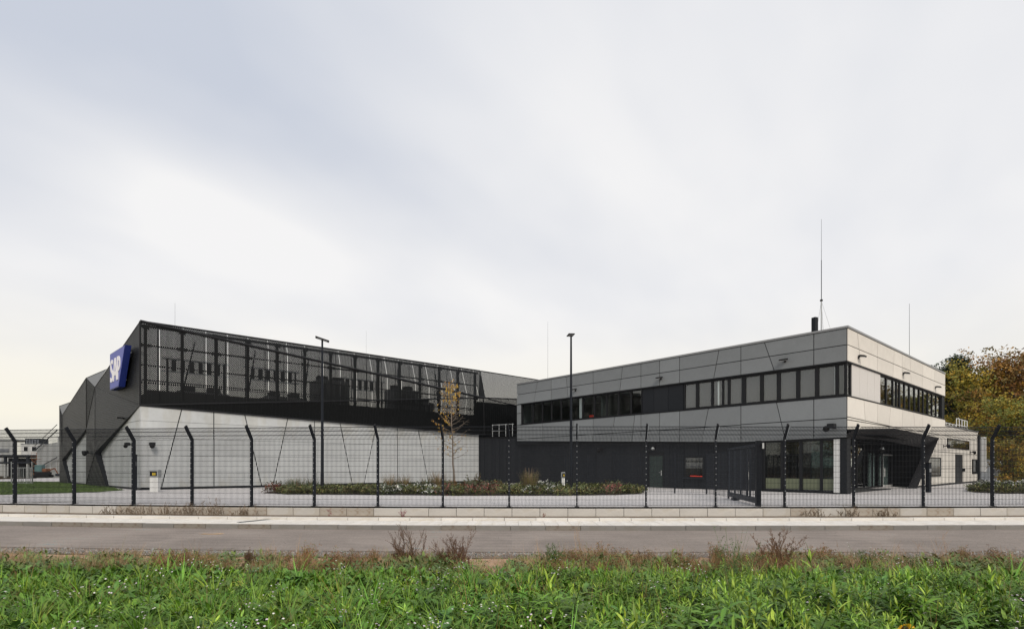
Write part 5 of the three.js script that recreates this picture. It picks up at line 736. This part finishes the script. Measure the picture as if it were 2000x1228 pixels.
{ // rough verge between the field and the road: dry tussocks, low weeds, gravel
  const R = rng(401), dry = [], olive = [], low = [], straw = [], stones = [[], []];
  for (let i = 0; i < 5200; i++) {
    const D = 9.05 + 2.2 * R(), X = (R() - 0.5) * 2 * (D * 1.0 + 0.4), z = -(D + C2(X)), y = soilY(X, D) - 0.005, f = fbm(X * 0.9 + 7, D * 1.4 + 7, 0, 211, 3), px = CX + X / D * F, bare = (px > 540 && px < 760) || (px > 880 && px < 990) || (px > 1330 && px < 1440) || (px > 240 && px < 330 && D > 10.1) || (px > 1240 && px < 1300 && D > 10.2) || (px > 1880 && D > 10.4) || (px > 30 && px < 150 && D > 10.2), v = R();
    if (bare && R() < 0.88 && D > 9.8) continue; if (f < 0.47 && R() < 0.8) continue; if (D > 10.9 && R() < 0.7) continue;
    const s = 0.7 + 0.8 * R(), t = 0.9 + 0.5 * R(), k = [X, y, z, R() * 6.28, s, [t, t, t], 0.3];
    if (v < 0.30 + 0.6 * (vnoise(X * 0.8 + 9, 3, 0, 223) - 0.5)) dry.push(k); else if (v < 0.68) olive.push(k); else if (v < 0.95) low.push([...k.slice(0, 4), s * 1.5, k[5], 0.2]); else straw.push(k);
  }
  { const Rb = rng(77), b = new MB(); for (let i = 0; i < 16; i++) { const az = Rb() * 6.28, d = V(Math.cos(az) * Rb() * 0.9, 1, Math.sin(az) * Rb() * 0.9).normalize(), pts = [V((Rb() - 0.5) * 0.14, 0, (Rb() - 0.5) * 0.14)], l = 0.3 * (0.4 + 0.7 * Rb()); for (let q = 0; q < 4; q++) { d.add(V((Rb() - 0.5) * 0.5, 0, (Rb() - 0.5) * 0.5)).normalize(); pts.push(pts[q].clone().addScaledVector(d, l / 4)); } b.tube(pts, 0.003, 0.0012, 3, [0.13, 0.07, 0.035]); for (let q = 1; q < 5; q++) for (let w = 0; w < 8; w++) { const e = V(Rb() - 0.5, Rb() - 0.2, Rb() - 0.5).normalize(); b.leaf(pts[q].clone().addScaledVector(e, 0.05 * Rb()), e, V(Rb() - 0.5, Rb() - 0.5, Rb() - 0.5).cross(e).normalize(), 0.022 + 0.015 * Rb(), 0.010, [[0.23, 0.105, 0.04], [0.15, 0.07, 0.03], [0.29, 0.16, 0.07], [0.12, 0.14, 0.03]][Math.floor(Rb() * 4)]); } }
    const list = []; for (let i = 0; i < 420; i++) { const D = 9.2 + 1.9 * R(), X = (R() - 0.5) * 2 * (D + 0.4); if (fbm(X * 0.55 + 3, D * 0.5, 0, 231, 2) < 0.53) continue; const t = 0.7 + 0.6 * R(); list.push([X, soilY(X, D) - 0.005, -(D + C2(X)), R() * 6.28, 0.5 + 0.75 * R(), [t, t, t], 0.4]); }
    sow('reddish_scrub', 'reddish brown dry scrub in ragged clumps along the verge', 'scrub', b.geo(), list); }
  sow('dry_tussocks', 'brown dry grass tussocks along the sandy verge', 'dry grass', grassClump(20, { n: 26, len: 0.27, w: 0.0034, bend: 0.9, rad: 0.11, cols: [[0.28, 0.155, 0.075], [0.27, 0.19, 0.10], [0.19, 0.125, 0.06], [0.15, 0.14, 0.05]] }), dry);
  sow('olive_tussocks', 'olive grass tussocks along the sandy verge', 'grass', grassClump(21, { n: 26, len: 0.17, w: 0.004, bend: 0.9, rad: 0.09, cols: [[0.13, 0.145, 0.035], [0.10, 0.16, 0.03], [0.20, 0.17, 0.06]] }), olive);
  sow('verge_weeds', 'low green weeds on the verge beside the road', 'weeds', lowRosette(22, { n: 26, len: 0.055, rad: 0.12, h: 0.1, cols: [[0.07, 0.13, 0.028], [0.10, 0.14, 0.03]] }), low);
  sow('straw_stalks', 'pale straw stalks standing along the verge', 'dry grass', grassClump(23, { n: 9, len: 0.42, w: 0.002, bend: 0.35, rad: 0.05, cols: [[0.38, 0.25, 0.14], [0.30, 0.19, 0.10]] }), straw);
  for (let i = 0; i < 9000; i++) { const D = 11.28 + 0.72 * Math.pow(R(), 0.8), X = (R() - 0.5) * 27, s = 0.010 + 0.016 * R() * R() + (R() < 0.03 ? 0.02 : 0), m = 0.6 + 0.8 * R(), w = (R() - 0.5) * 0.3; if (px_(X, D) > 700 && D < 11.55 && R() < 0.7) continue; stones[i % 2].push([X, -0.466 + s * 0.3, -(D + C2(X)), R() * 6.28, s, [m * (1 + w), m, m * (1 - w * 0.6)], 1.2]); }
  function px_(X, D) { return CX + X / D * F; }
  [0, 1].forEach((k) => { const g = new THREE.IcosahedronGeometry(1, 0), p = g.attributes.position, q = rng(50 + k), mp = new Map(), col = []; for (let i = 0; i < p.count; i++) { const key = [p.getX(i), p.getY(i), p.getZ(i)].map((v) => v.toFixed(3)).join(); if (!mp.has(key)) mp.set(key, [0.7 + 0.6 * q(), 0.5 + 0.4 * q(), 0.7 + 0.5 * q()]); const m = mp.get(key); p.setXYZ(i, p.getX(i) * m[0], p.getY(i) * m[1], p.getZ(i) * m[2]); col.push(0.25, 0.235, 0.22); } g.setAttribute('color', new THREE.Float32BufferAttribute(col, 3)); g.computeVertexNormals(); sow('gravel', 'grey gravel stones along the near road edge', 'gravel', g, stones[k]); });
}
// ---------------------------------------------------------------- single weeds and flowers one can point at
function brushWeed(name, label, cat, px, D, o) {
  const R = rng(o.seed), X = (px - CX) / F * D, z = -(D), y = (D > 19 ? (o.y ?? 0) : o.y ?? soilY(X, D) - 0.01), t = thing(name, label, cat, [X, y, z]), st = new MB(), lf = new MB(), H = o.h;
  for (let i = 0; i < o.stems; i++) {
    const az = R() * 6.28, lean = o.spread * (0.1 + 1.3 * R() * R()), len = H * (o.even ? 0.6 + 0.4 * R() : 0.3 + 0.8 * R() ** 1.4), b0 = o.base ?? H * 0.28, pts = [V((R() - 0.5) * b0, 0, (R() - 0.5) * b0)]; const d = V(Math.cos(az) * lean + (o.tilt ?? 0), 1, Math.sin(az) * lean).normalize();
    for (let s = 0; s < 5; s++) { d.add(V((R() - 0.5) * 0.55, 0.04, (R() - 0.5) * 0.55)).normalize(); pts.push(pts[s].clone().addScaledVector(d, len / 5)); }
    st.tube(pts, o.r ?? 0.004, 0.0015, 4, jit(R, o.stem, 0.4));
    for (let s = o.from ?? 1; s <= 5; s++) for (let q = 0; q < o.twigs; q++) { const e = d.clone().add(V((R() - 0.5) * 1.7, (R() - 0.3) * 1.0, (R() - 0.5) * 1.7)).normalize(), a = pts[s].clone().lerp(pts[s - 1], R()), l = len * (o.twig ?? 0.16) * (0.5 + R()), tip = a.clone().addScaledVector(e, l); st.tube([a, tip], 0.0018, 0.001, 3, jit(R, o.stem, 0.4)); for (let k = 0; k < o.bits; k++) { const g = V(R() - 0.5, R() - 0.2, R() - 0.5).normalize(); lf.leaf(a.clone().lerp(tip, 0.25 + 0.75 * (k + R()) / o.bits), g, V(R() - 0.5, R() - 0.5, R() - 0.5).cross(g).normalize(), o.bit * (0.6 + 0.8 * R()), o.bit * (o.bitW ?? 0.5), jit(R, o.cols[Math.floor(R() * o.cols.length)], 0.5)); } }
  }
  part('stems', st.geo(), M.plant, t); if (lf.n !== lf.p.length) part(o.bitName ?? 'seed_heads', lf.geo(), M.plant, t); 
  if (o.flowers) { const fl = new MB(); for (let i = 0; i < o.flowers; i++) { const a = V((R() - 0.5) * o.fw, H * (o.f0 ?? 0.75) + R() * H * (o.fh ?? 0.35), (R() - 0.5) * o.fw); for (let k = 0; k < 5; k++) { const az = k * 1.257 + R(), e = V(Math.cos(az), 0.5, Math.sin(az)).normalize(); fl.leaf(a, e, V(-Math.cos(az) * 0.45, 0.9, -Math.sin(az) * 0.45), o.fs ?? 0.012, (o.fs ?? 0.012) * 0.7, jit(R, o.fc, 0.2)); } st.tube([V(0, 0, 0), a], 0.002, 0.0012, 3, o.stem); } part('flowers', fl.geo(), M.plant, t); t.children[0].geometry = st.geo(); }
  return t;
}
{
  const brown = { stem: [0.10, 0.052, 0.022], cols: [[0.09, 0.04, 0.018], [0.13, 0.065, 0.028], [0.07, 0.035, 0.016]], bit: 0.021, bits: 9, twigs: 5, stems: 26, r: 0.003, twig: 0.26 }, straw = { stem: [0.36, 0.22, 0.11], cols: [[0.40, 0.26, 0.13], [0.30, 0.18, 0.09]], bit: 0.012, bits: 2, twigs: 2, stems: 9, r: 0.0022 };
  brushWeed('dead_weed', 'dark brown dead weed left of the centre, tallest of the left half', 'dead weed', 790, 10.6, { ...brown, seed: 1, h: 0.66, spread: 1.0, tilt: -0.12, base: 0.4 });
  brushWeed('dead_weed', 'reddish brown leaning dead weed just right of the darkest dead weed', 'dead weed', 895, 10.4, { ...brown, seed: 2, h: 0.6, spread: 1.1, tilt: -0.4, base: 0.4, stem: [0.13, 0.065, 0.03], cols: [[0.13, 0.06, 0.03], [0.09, 0.045, 0.025]] });
  brushWeed('dead_weed', 'brown upright dock weed with seed spikes right of the centre', 'dead weed', 1522, 9.9, { ...brown, seed: 3, h: 0.86, spread: 0.8, stems: 22, twigs: 6, twig: 0.11, bits: 10, bit: 0.017, stem: [0.16, 0.085, 0.04], cols: [[0.17, 0.085, 0.04], [0.12, 0.06, 0.03]], from: 2, even: true });
  brushWeed('dead_weed', 'small brown dead weed beside the gravel at the left', 'dead weed', 483, 10.3, { ...brown, seed: 4, h: 0.32, spread: 0.6, stem: [0.13, 0.08, 0.045] });
  brushWeed('dead_weed', 'short dark dead weed standing alone before the gravel, right of the centre', 'dead weed', 1247, 10.7, { ...brown, seed: 5, h: 0.24, spread: 0.3, stems: 6 });
  brushWeed('dry_stalks', 'tall pale straw stalks reaching over the road at the centre', 'dry stalks', 1135, 10.4, { ...straw, seed: 6, h: 0.72, spread: 0.4 });
  brushWeed('dry_stalks', 'tan dry stalks leaning left between brown dock weed and white flowers', 'dry stalks', 1652, 9.9, { ...straw, seed: 7, h: 0.55, spread: 0.3, tilt: -0.3, stem: [0.26, 0.15, 0.075] });
  brushWeed('dry_stalks', 'tan dry stalks before the road below the right fence posts', 'dry stalks', 1772, 9.9, { ...straw, seed: 8, h: 0.62, spread: 0.35, tilt: -0.1, stem: [0.28, 0.16, 0.08] });
  brushWeed('dry_stalks', 'tan leaning dry stalks nearest the right frame edge', 'dry stalks', 1850, 9.9, { ...straw, seed: 9, h: 0.66, spread: 0.4, tilt: -0.35, stem: [0.30, 0.17, 0.085] });
  brushWeed('dry_stalks', 'pale stalks on the sandy verge near the left frame edge', 'dry stalks', 75, 10.2, { ...straw, seed: 10, h: 0.42, spread: 0.5 });
  brushWeed('dry_stalks', 'thin pale stalks above the gravel at the left', 'dry stalks', 188, 10.7, { ...straw, seed: 11, h: 0.34, spread: 0.5, stems: 6 });
  brushWeed('dry_stalks', 'thin pale stalks on the sandy bank left of the darkest dead weed', 'dry stalks', 735, 10.4, { ...straw, seed: 12, h: 0.40, spread: 0.4, stems: 6 });
  const gw = { stem: [0.08, 0.13, 0.035], cols: [[0.06, 0.11, 0.03], [0.08, 0.13, 0.03]], bit: 0.035, bitW: 0.4, bits: 3, twigs: 3, stems: 10, bitName: 'leaves' };
  brushWeed('green_weed', 'bushy green weed with small buds standing before the road at the centre', 'weed', 1082, 10.2, { ...gw, seed: 13, h: 0.5, even: true, spread: 0.9, bits: 5, stems: 16, flowers: 7, fw: 0.4, fc: [0.6, 0.6, 0.35], fs: 0.01 });
  brushWeed('green_weed', 'tall lanky green weed left of the brown dock weed', 'weed', 1430, 8.3, { ...gw, seed: 14, h: 0.95, even: true, spread: 0.6, bit: 0.035, stems: 11, flowers: 8, fw: 0.5, fc: [0.3, 0.32, 0.1], fs: 0.008 });
  brushWeed('green_weed', 'green weed with small white flowers right of the tan leaning stalks', 'weed', 1695, 9.4, { ...gw, seed: 15, h: 0.5, even: true, spread: 0.7, stems: 9, flowers: 14, fw: 0.5, fc: [0.75, 0.76, 0.72], fs: 0.016, f0: 0.6, fh: 0.6 });
  brushWeed('green_weed', 'bushy green weed on the verge below the far right dry stalks', 'weed', 1790, 10.0, { ...gw, seed: 16, h: 0.34, spread: 1.0, stems: 14 });
  brushWeed('green_weed', 'round green weed at the verge by the left frame edge', 'weed', 12, 9.9, { ...gw, seed: 17, h: 0.28, spread: 1.0, stems: 12 });
  brushWeed('dry_sprig', 'small olive brown sprig above the gravel at the left', 'weed', 365, 10.9, { ...gw, seed: 18, h: 0.24, spread: 0.4, stems: 6, cols: [[0.17, 0.13, 0.03], [0.13, 0.10, 0.03]], stem: [0.15, 0.11, 0.04], bit: 0.02 });
  const lil = { stem: [0.10, 0.17, 0.05], cols: [[0.08, 0.14, 0.04]], bit: 0.04, bitW: 0.25, bits: 1, twigs: 1, stems: 7, bitName: 'leaves', fc: [0.60, 0.52, 0.60], fs: 0.016, f0: 0.62, fh: 0.5 };
  for (const [px, D, h, fw, s, l] of [[835, 6.6, 0.62, 0.55, 21, 'lanky weed with pale lilac flowers left of the bottom centre'], [690, 5.9, 0.5, 0.5, 22, 'lanky weed with pale lilac flowers, leftmost of the lilac ones'], [805, 5.4, 0.42, 0.6, 23, 'sprawling weed with pale lilac flowers nearest the bottom edge'], [880, 7.6, 0.5, 0.4, 24, 'lilac flowered weed standing farthest back, below the leaning dead weed']]) brushWeed('lilac_weed', l, 'flowering weed', px, D, { ...lil, seed: s, h, spread: 0.8, flowers: 14, fw });
  brushWeed('yellow_flower', 'green plant with three clusters of small yellow flowers at the left', 'flower', 468, 7.4, { ...gw, seed: 25, h: 0.40, spread: 0.4, bit: 0.06, bits: 1, flowers: 26, fw: 0.14, fc: [0.62, 0.60, 0.10], fs: 0.012, f0: 0.85, fh: 0.15 });
  // broad leaved seedling and the sunflower at the bottom edge
  const broad = (name, label, cat, px, D, h, leaves, head) => { const R = rng(px), X = (px - CX) / F * D, t = thing(name, label, cat, [X, soilY(X, D) - 0.01, -D]), b = new MB(), st = new MB(); st.tube([V(0, 0, 0), V(0.01, h * 0.5, 0), V(0, h, 0.01)], 0.008, 0.005, 6, [0.13, 0.20, 0.05]); for (let i = 0; i < leaves; i++) { const az = i * 2.4 + 0.6, f = 0.3 + 0.65 * i / leaves, d = V(Math.cos(az), -0.1 + 0.3 * f, Math.sin(az)).normalize(); b.leaf(V(0, h * f, 0), d, V(-d.x * 0.2, 1, -d.z * 0.2).normalize(), 0.13, 0.10, jit(R, [0.08, 0.16, 0.035], 0.3), 0.12, 0.35); } part('stem', st.geo(), M.plant, t); part('leaves', b.geo(), M.plant, t);
    if (head) { const p = new MB(); for (let i = 0; i < 34; i++) { const az = i / 34 * 6.28 + R() * 0.1, e = V(Math.cos(az), Math.sin(az) * 0.75, 0.35 + Math.sin(az) * 0.5).normalize(); p.leaf(V(Math.cos(az) * 0.03, h + 0.03 + Math.sin(az) * 0.026, 0.03 + Math.sin(az) * 0.0), e, V(0, 0.3, 1).normalize(), 0.062, 0.02, jit(R, [0.75, 0.46, 0.02], 0.3), 0.1, 0.1); } part('petals', p.geo(), M.plant, t); const c = new THREE.SphereGeometry(0.036, 14, 8); c.scale(1, 0.85, 0.5); c.translate(0, h + 0.03, 0.035); part('flower_centre', c, std({ color: L(0.05, 0.028, 0.012), roughness: 0.95, bumpMap: rep(fineBump, 0.3), bumpScale: 0.004 }), t); } };
  broad('broadleaf_seedling', 'broad leaved green seedling standing at the field edge left of centre', 'seedling', 642, 9.3, 0.42, 8, false); broad('sunflower', 'yellow sunflower with dark centre at the bottom edge right of the middle', 'sunflower', 1763, 5.0, 0.42, 5, true);
  // plants growing along the foot of the retaining wall
  const pink = { stem: [0.16, 0.10, 0.05], cols: [[0.30, 0.05, 0.10], [0.22, 0.04, 0.08], [0.36, 0.09, 0.14]], bit: 0.03, bits: 3, twigs: 2, stems: 9, bitName: 'flower_heads', y: -0.30, from: 4 };
  const wp = (px, off = 18.3) => { let D = off, X; for (let i = 0; i < 8; i++) { X = (px - CX) / F * D; D = off + C2(X); } return D; };
  brushWeed('stonecrop', 'pink stonecrop spreading before the pale blocks at the middle of the wall', 'stonecrop', 787, wp(787), { ...pink, seed: 31, h: 0.26, spread: 1.3, stems: 16 }); brushWeed('stonecrop', 'small pink stonecrop before the wall right of the drain channel', 'stonecrop', 645, wp(645), { ...pink, seed: 32, h: 0.30, spread: 0.5, stems: 4 }); brushWeed('stonecrop', 'tiny rust red stonecrop at the wall foot under the centre lamp post', 'stonecrop', 1062, wp(1062), { ...pink, seed: 33, h: 0.17, spread: 0.8, stems: 5, cols: [[0.25, 0.07, 0.03], [0.16, 0.05, 0.03]] });
  const wb = { stem: [0.17, 0.12, 0.075], cols: [[0.16, 0.115, 0.075], [0.12, 0.085, 0.05], [0.20, 0.15, 0.10]], bit: 0.022, bits: 4, twigs: 3, stems: 26, y: -0.31, r: 0.0025, base: 0.7 };
  for (const [px, h, s, l] of [[410, 0.56, 41, 'tallest brown dry weed in front of the stained wall blocks'], [330, 0.40, 42, 'brown dry weed before the stained blocks below the left bollard'], [220, 0.33, 43, 'low brown dry weed leftmost before the stained wall blocks'], [270, 0.36, 44, 'brown dry weed second from the left at the stained blocks'], [475, 0.36, 45, 'brown dry weed at the right end of the stained blocks'], [370, 0.44, 46, 'brown dry weed left of the tallest one at the stained blocks'], [1590, 0.30, 47, 'sparse brown weed before the stained blocks under the lobby'], [1660, 0.33, 48, 'sparse brown weed before the stained blocks under the building corner'], [1730, 0.28, 49, 'sparse brown weed before the stained blocks under the entrance']]) brushWeed('wall_weed', l, 'weed', px, wp(px, 18.9), { ...wb, seed: s, h: h * 1.15, spread: 1.3 });
  { const v = onGround(408, 1043.5, -0.45), t = thing('straw_bundle', 'pale bundle of straw lying on the asphalt road at the left', 'straw', v.toArray(), 0.1), b = new MB(), R = rng(9); for (let i = 0; i < 40; i++) { const a = V((R() - 0.5) * 0.6, 0.004 + 0.02 * R(), (R() - 0.5) * 0.08); b.tube([a, a.clone().add(V((R() - 0.5) * 0.4, 0.005, (R() - 0.5) * 0.06))], 0.003, 0.002, 3, jit(R, [0.5, 0.33, 0.17], 0.4)); } part('stalks', b.geo(), M.plant, t); }
}
{ // planting beds in the yard
  const bedPts = [[513, 962.5], [560, 965.5], [640, 966], [740, 966.8], [900, 968], [1100, 968], [1200, 966.6], [1245, 965], [1259, 962.5], [1235, 958], [1150, 955], [1000, 953.5], [850, 954], [700, 956.5], [600, 958], [540, 959]].map(([x, y]) => onGround(x, y));
  structure('planting_bed', sheet(bedPts, 0.02), std({ color: L(0.06, 0.045, 0.032), map: rep(soilMap, 1.5), roughness: 1 }));
  const bed2 = [[1888, 958], [1905, 961.5], [1950, 963.5], [2010, 964.5], [2080, 964], [2090, 955], [2000, 951], [1920, 951.5]].map(([x, y]) => onGround(x, y));
  structure('planting_bed', sheet(bed2, 0.02), std({ color: L(0.06, 0.045, 0.032), map: rep(soilMap, 1.5), roughness: 1 }));
  const inside = (p, x, z) => { let c = false; for (let i = 0, j = p.length - 1; i < p.length; j = i++) if ((p[i].z > z) !== (p[j].z > z) && x < (p[j].x - p[i].x) * (z - p[i].z) / (p[j].z - p[i].z) + p[i].x) c = !c; return c; };
  const R = rng(501), green = [], flower = [], pinks = [], box = (p) => [Math.min(...p.map((v) => v.x)), Math.max(...p.map((v) => v.x)), Math.min(...p.map((v) => v.z)), Math.max(...p.map((v) => v.z))];
  for (const [bi, p] of [bedPts, bed2].entries()) { const [a, b, c, d] = box(p); for (let i = 0; i < (bi ? 1500 : 3300); i++) { const x = lerp(a, b, R()), z = lerp(c, d, R()); if (!inside(p, x, z) || (fbm(x * 1.3 + 50, z * 1.3 + 90, 0, 241, 3) < 0.42 && R() < 0.75)) continue; const px = CX + x / -z * F, w = (x0, x1) => px > x0 && px < x1, t = 0.7 + 0.6 * R(), k = [x, 0.02, z, R() * 6.28, 1.0 + 0.7 * R(), [t, t, t * 0.9], 0.3]; if (!bi && w(515, 545)) pinks.push([...k.slice(0, 5), [1.0, 0.8, 0.5], 0.3]); else if (!bi && (w(745, 795) || w(812, 862) || w(1028, 1058) || w(1066, 1086)) && R() < 0.36) flower.push(k); else if (!bi && (w(905, 975) || w(1180, 1215) || w(860, 880)) && R() < 0.7) pinks.push(k); else if (bi && z < -32 && R() < 0.2) flower.push(k); else green.push(k); } }
  sow('bed_ground_cover', 'low green ground cover filling the yard planting beds', 'ground cover', lowRosette(60, { n: 40, len: 0.10, rad: 0.2, h: 0.24, wide: 0.35, cols: [[0.085, 0.11, 0.028], [0.14, 0.16, 0.04], [0.20, 0.20, 0.07], [0.065, 0.08, 0.03], [0.16, 0.10, 0.04]] }), green);
  sow('white_flowers', 'white flowering cushions along the front of the planting beds', 'flowers', lowRosette(61, { n: 34, len: 0.085, rad: 0.2, h: 0.34, wide: 0.6, cols: [[0.07, 0.10, 0.03], [0.60, 0.60, 0.62], [0.05, 0.08, 0.03], [0.06, 0.07, 0.03]] }), flower);
  sow('red_stonecrop', 'dull red stonecrop cushions in the planting bed below the young tree', 'flowers', lowRosette(62, { n: 34, len: 0.09, rad: 0.2, h: 0.36, wide: 0.5, cols: [[0.24, 0.075, 0.065], [0.15, 0.06, 0.04], [0.07, 0.08, 0.03]] }), pinks);
  const tuft = (px, D, h, n, cols, label, s, rad = 0.35, bend = 0.3) => { const X = (px - CX) / F * D, t = thing('ornamental_grass', label, 'ornamental grass', [X, 0.02, -D]); part('blades', grassClump(s, { n, len: h, w: 0.012, bend, rad, cols }), M.plant, t); part('seed_heads', grassClump(s + 50, { n: Math.round(n / 4), len: h * 1.15, w: 0.015, bend: bend * 0.8, rad, cols: [[0.26, 0.19, 0.12], [0.22, 0.15, 0.09]] }), M.plant, t); };
  const brn = [[0.27, 0.19, 0.08], [0.21, 0.15, 0.06], [0.15, 0.14, 0.045]], gr = [[0.07, 0.125, 0.04], [0.09, 0.14, 0.045], [0.07, 0.10, 0.05]];
  tuft(575, 31.0, 0.75, 420, gr, 'wide dark green grass tuft at the left end of the planting bed', 71, 0.7); tuft(608, 31.6, 0.8, 150, gr, 'small green grass tuft just left of the left lamp post', 72, 0.3);
  tuft(762, 31.4, 0.95, 240, brn, 'brown feathery grass left of the young tree, left one of a pair', 73); tuft(789, 31.6, 0.9, 220, brn, 'brown feathery grass left of the young tree, right one of a pair', 74);
  tuft(856, 31.2, 1.1, 280, brn, 'tall golden brown grass right beside the young tree', 75); tuft(832, 31.5, 0.8, 220, gr, 'dark green grass left of the golden brown one by the young tree', 76); tuft(1035, 31.8, 1.15, 420, [[0.20, 0.16, 0.06], [0.15, 0.145, 0.045]], 'upright olive brown grass tuft before the dark wall', 77, 0.45, 0.22);
  const sh = (px, D, h, label, s, cols) => brushWeed('bed_shrub', label, 'shrub', px, D, { seed: s, h, y: 0.02, spread: 1.1, stems: 22, twigs: 3, bits: 4, bit: 0.11, bitW: 0.5, bitName: 'leaves', stem: [0.08, 0.05, 0.03], cols });
  sh(930, 31.8, 0.95, 'rusty red and green shrub right of the young tree', 81, [[0.13, 0.06, 0.03], [0.10, 0.10, 0.03], [0.07, 0.08, 0.03]]); sh(975, 31.2, 0.6, 'low yellowish shrub left of the olive brown grass tuft', 82, [[0.16, 0.12, 0.03], [0.10, 0.09, 0.03]]); sh(1195, 30.5, 0.5, 'low reddish shrub near the right end of the planting bed', 83, [[0.14, 0.07, 0.045], [0.09, 0.075, 0.04]]);
  sh(885, 30.4, 0.6, 'orange brown low shrub at the foot of the young tree', 84, [[0.22, 0.11, 0.03], [0.12, 0.09, 0.03]]);
}
{ // fallen lawn texture: short blades on the lawn
  const R = rng(601), list = []; const c = lawnPts, ins = (x, z) => { let q = false; for (let i = 0, j = c.length - 1; i < c.length; j = i++) if ((c[i].z > z) !== (c[j].z > z) && x < (c[j].x - c[i].x) * (z - c[i].z) / (c[j].z - c[i].z) + c[i].x) q = !q; return q; };
  for (let i = 0; i < 26000; i++) { const z = -26 - 26 * R(), x = -60 + 44 * R(); if (ins(x, z)) { const t = 0.8 + 0.4 * R(); list.push([x, 0.012, z, R() * 6.28, 0.8 + 0.5 * R(), [t, t, t], 0.2]); } }
  sow('lawn_grass', 'short bright green lawn grass at the left of the yard', 'grass', grassClump(90, { n: 14, len: 0.07, w: 0.006, rad: 0.12, bend: 0.6, cols: [[0.075, 0.14, 0.02], [0.10, 0.16, 0.03]] }), list);
}
renderer.render(scene, camera);
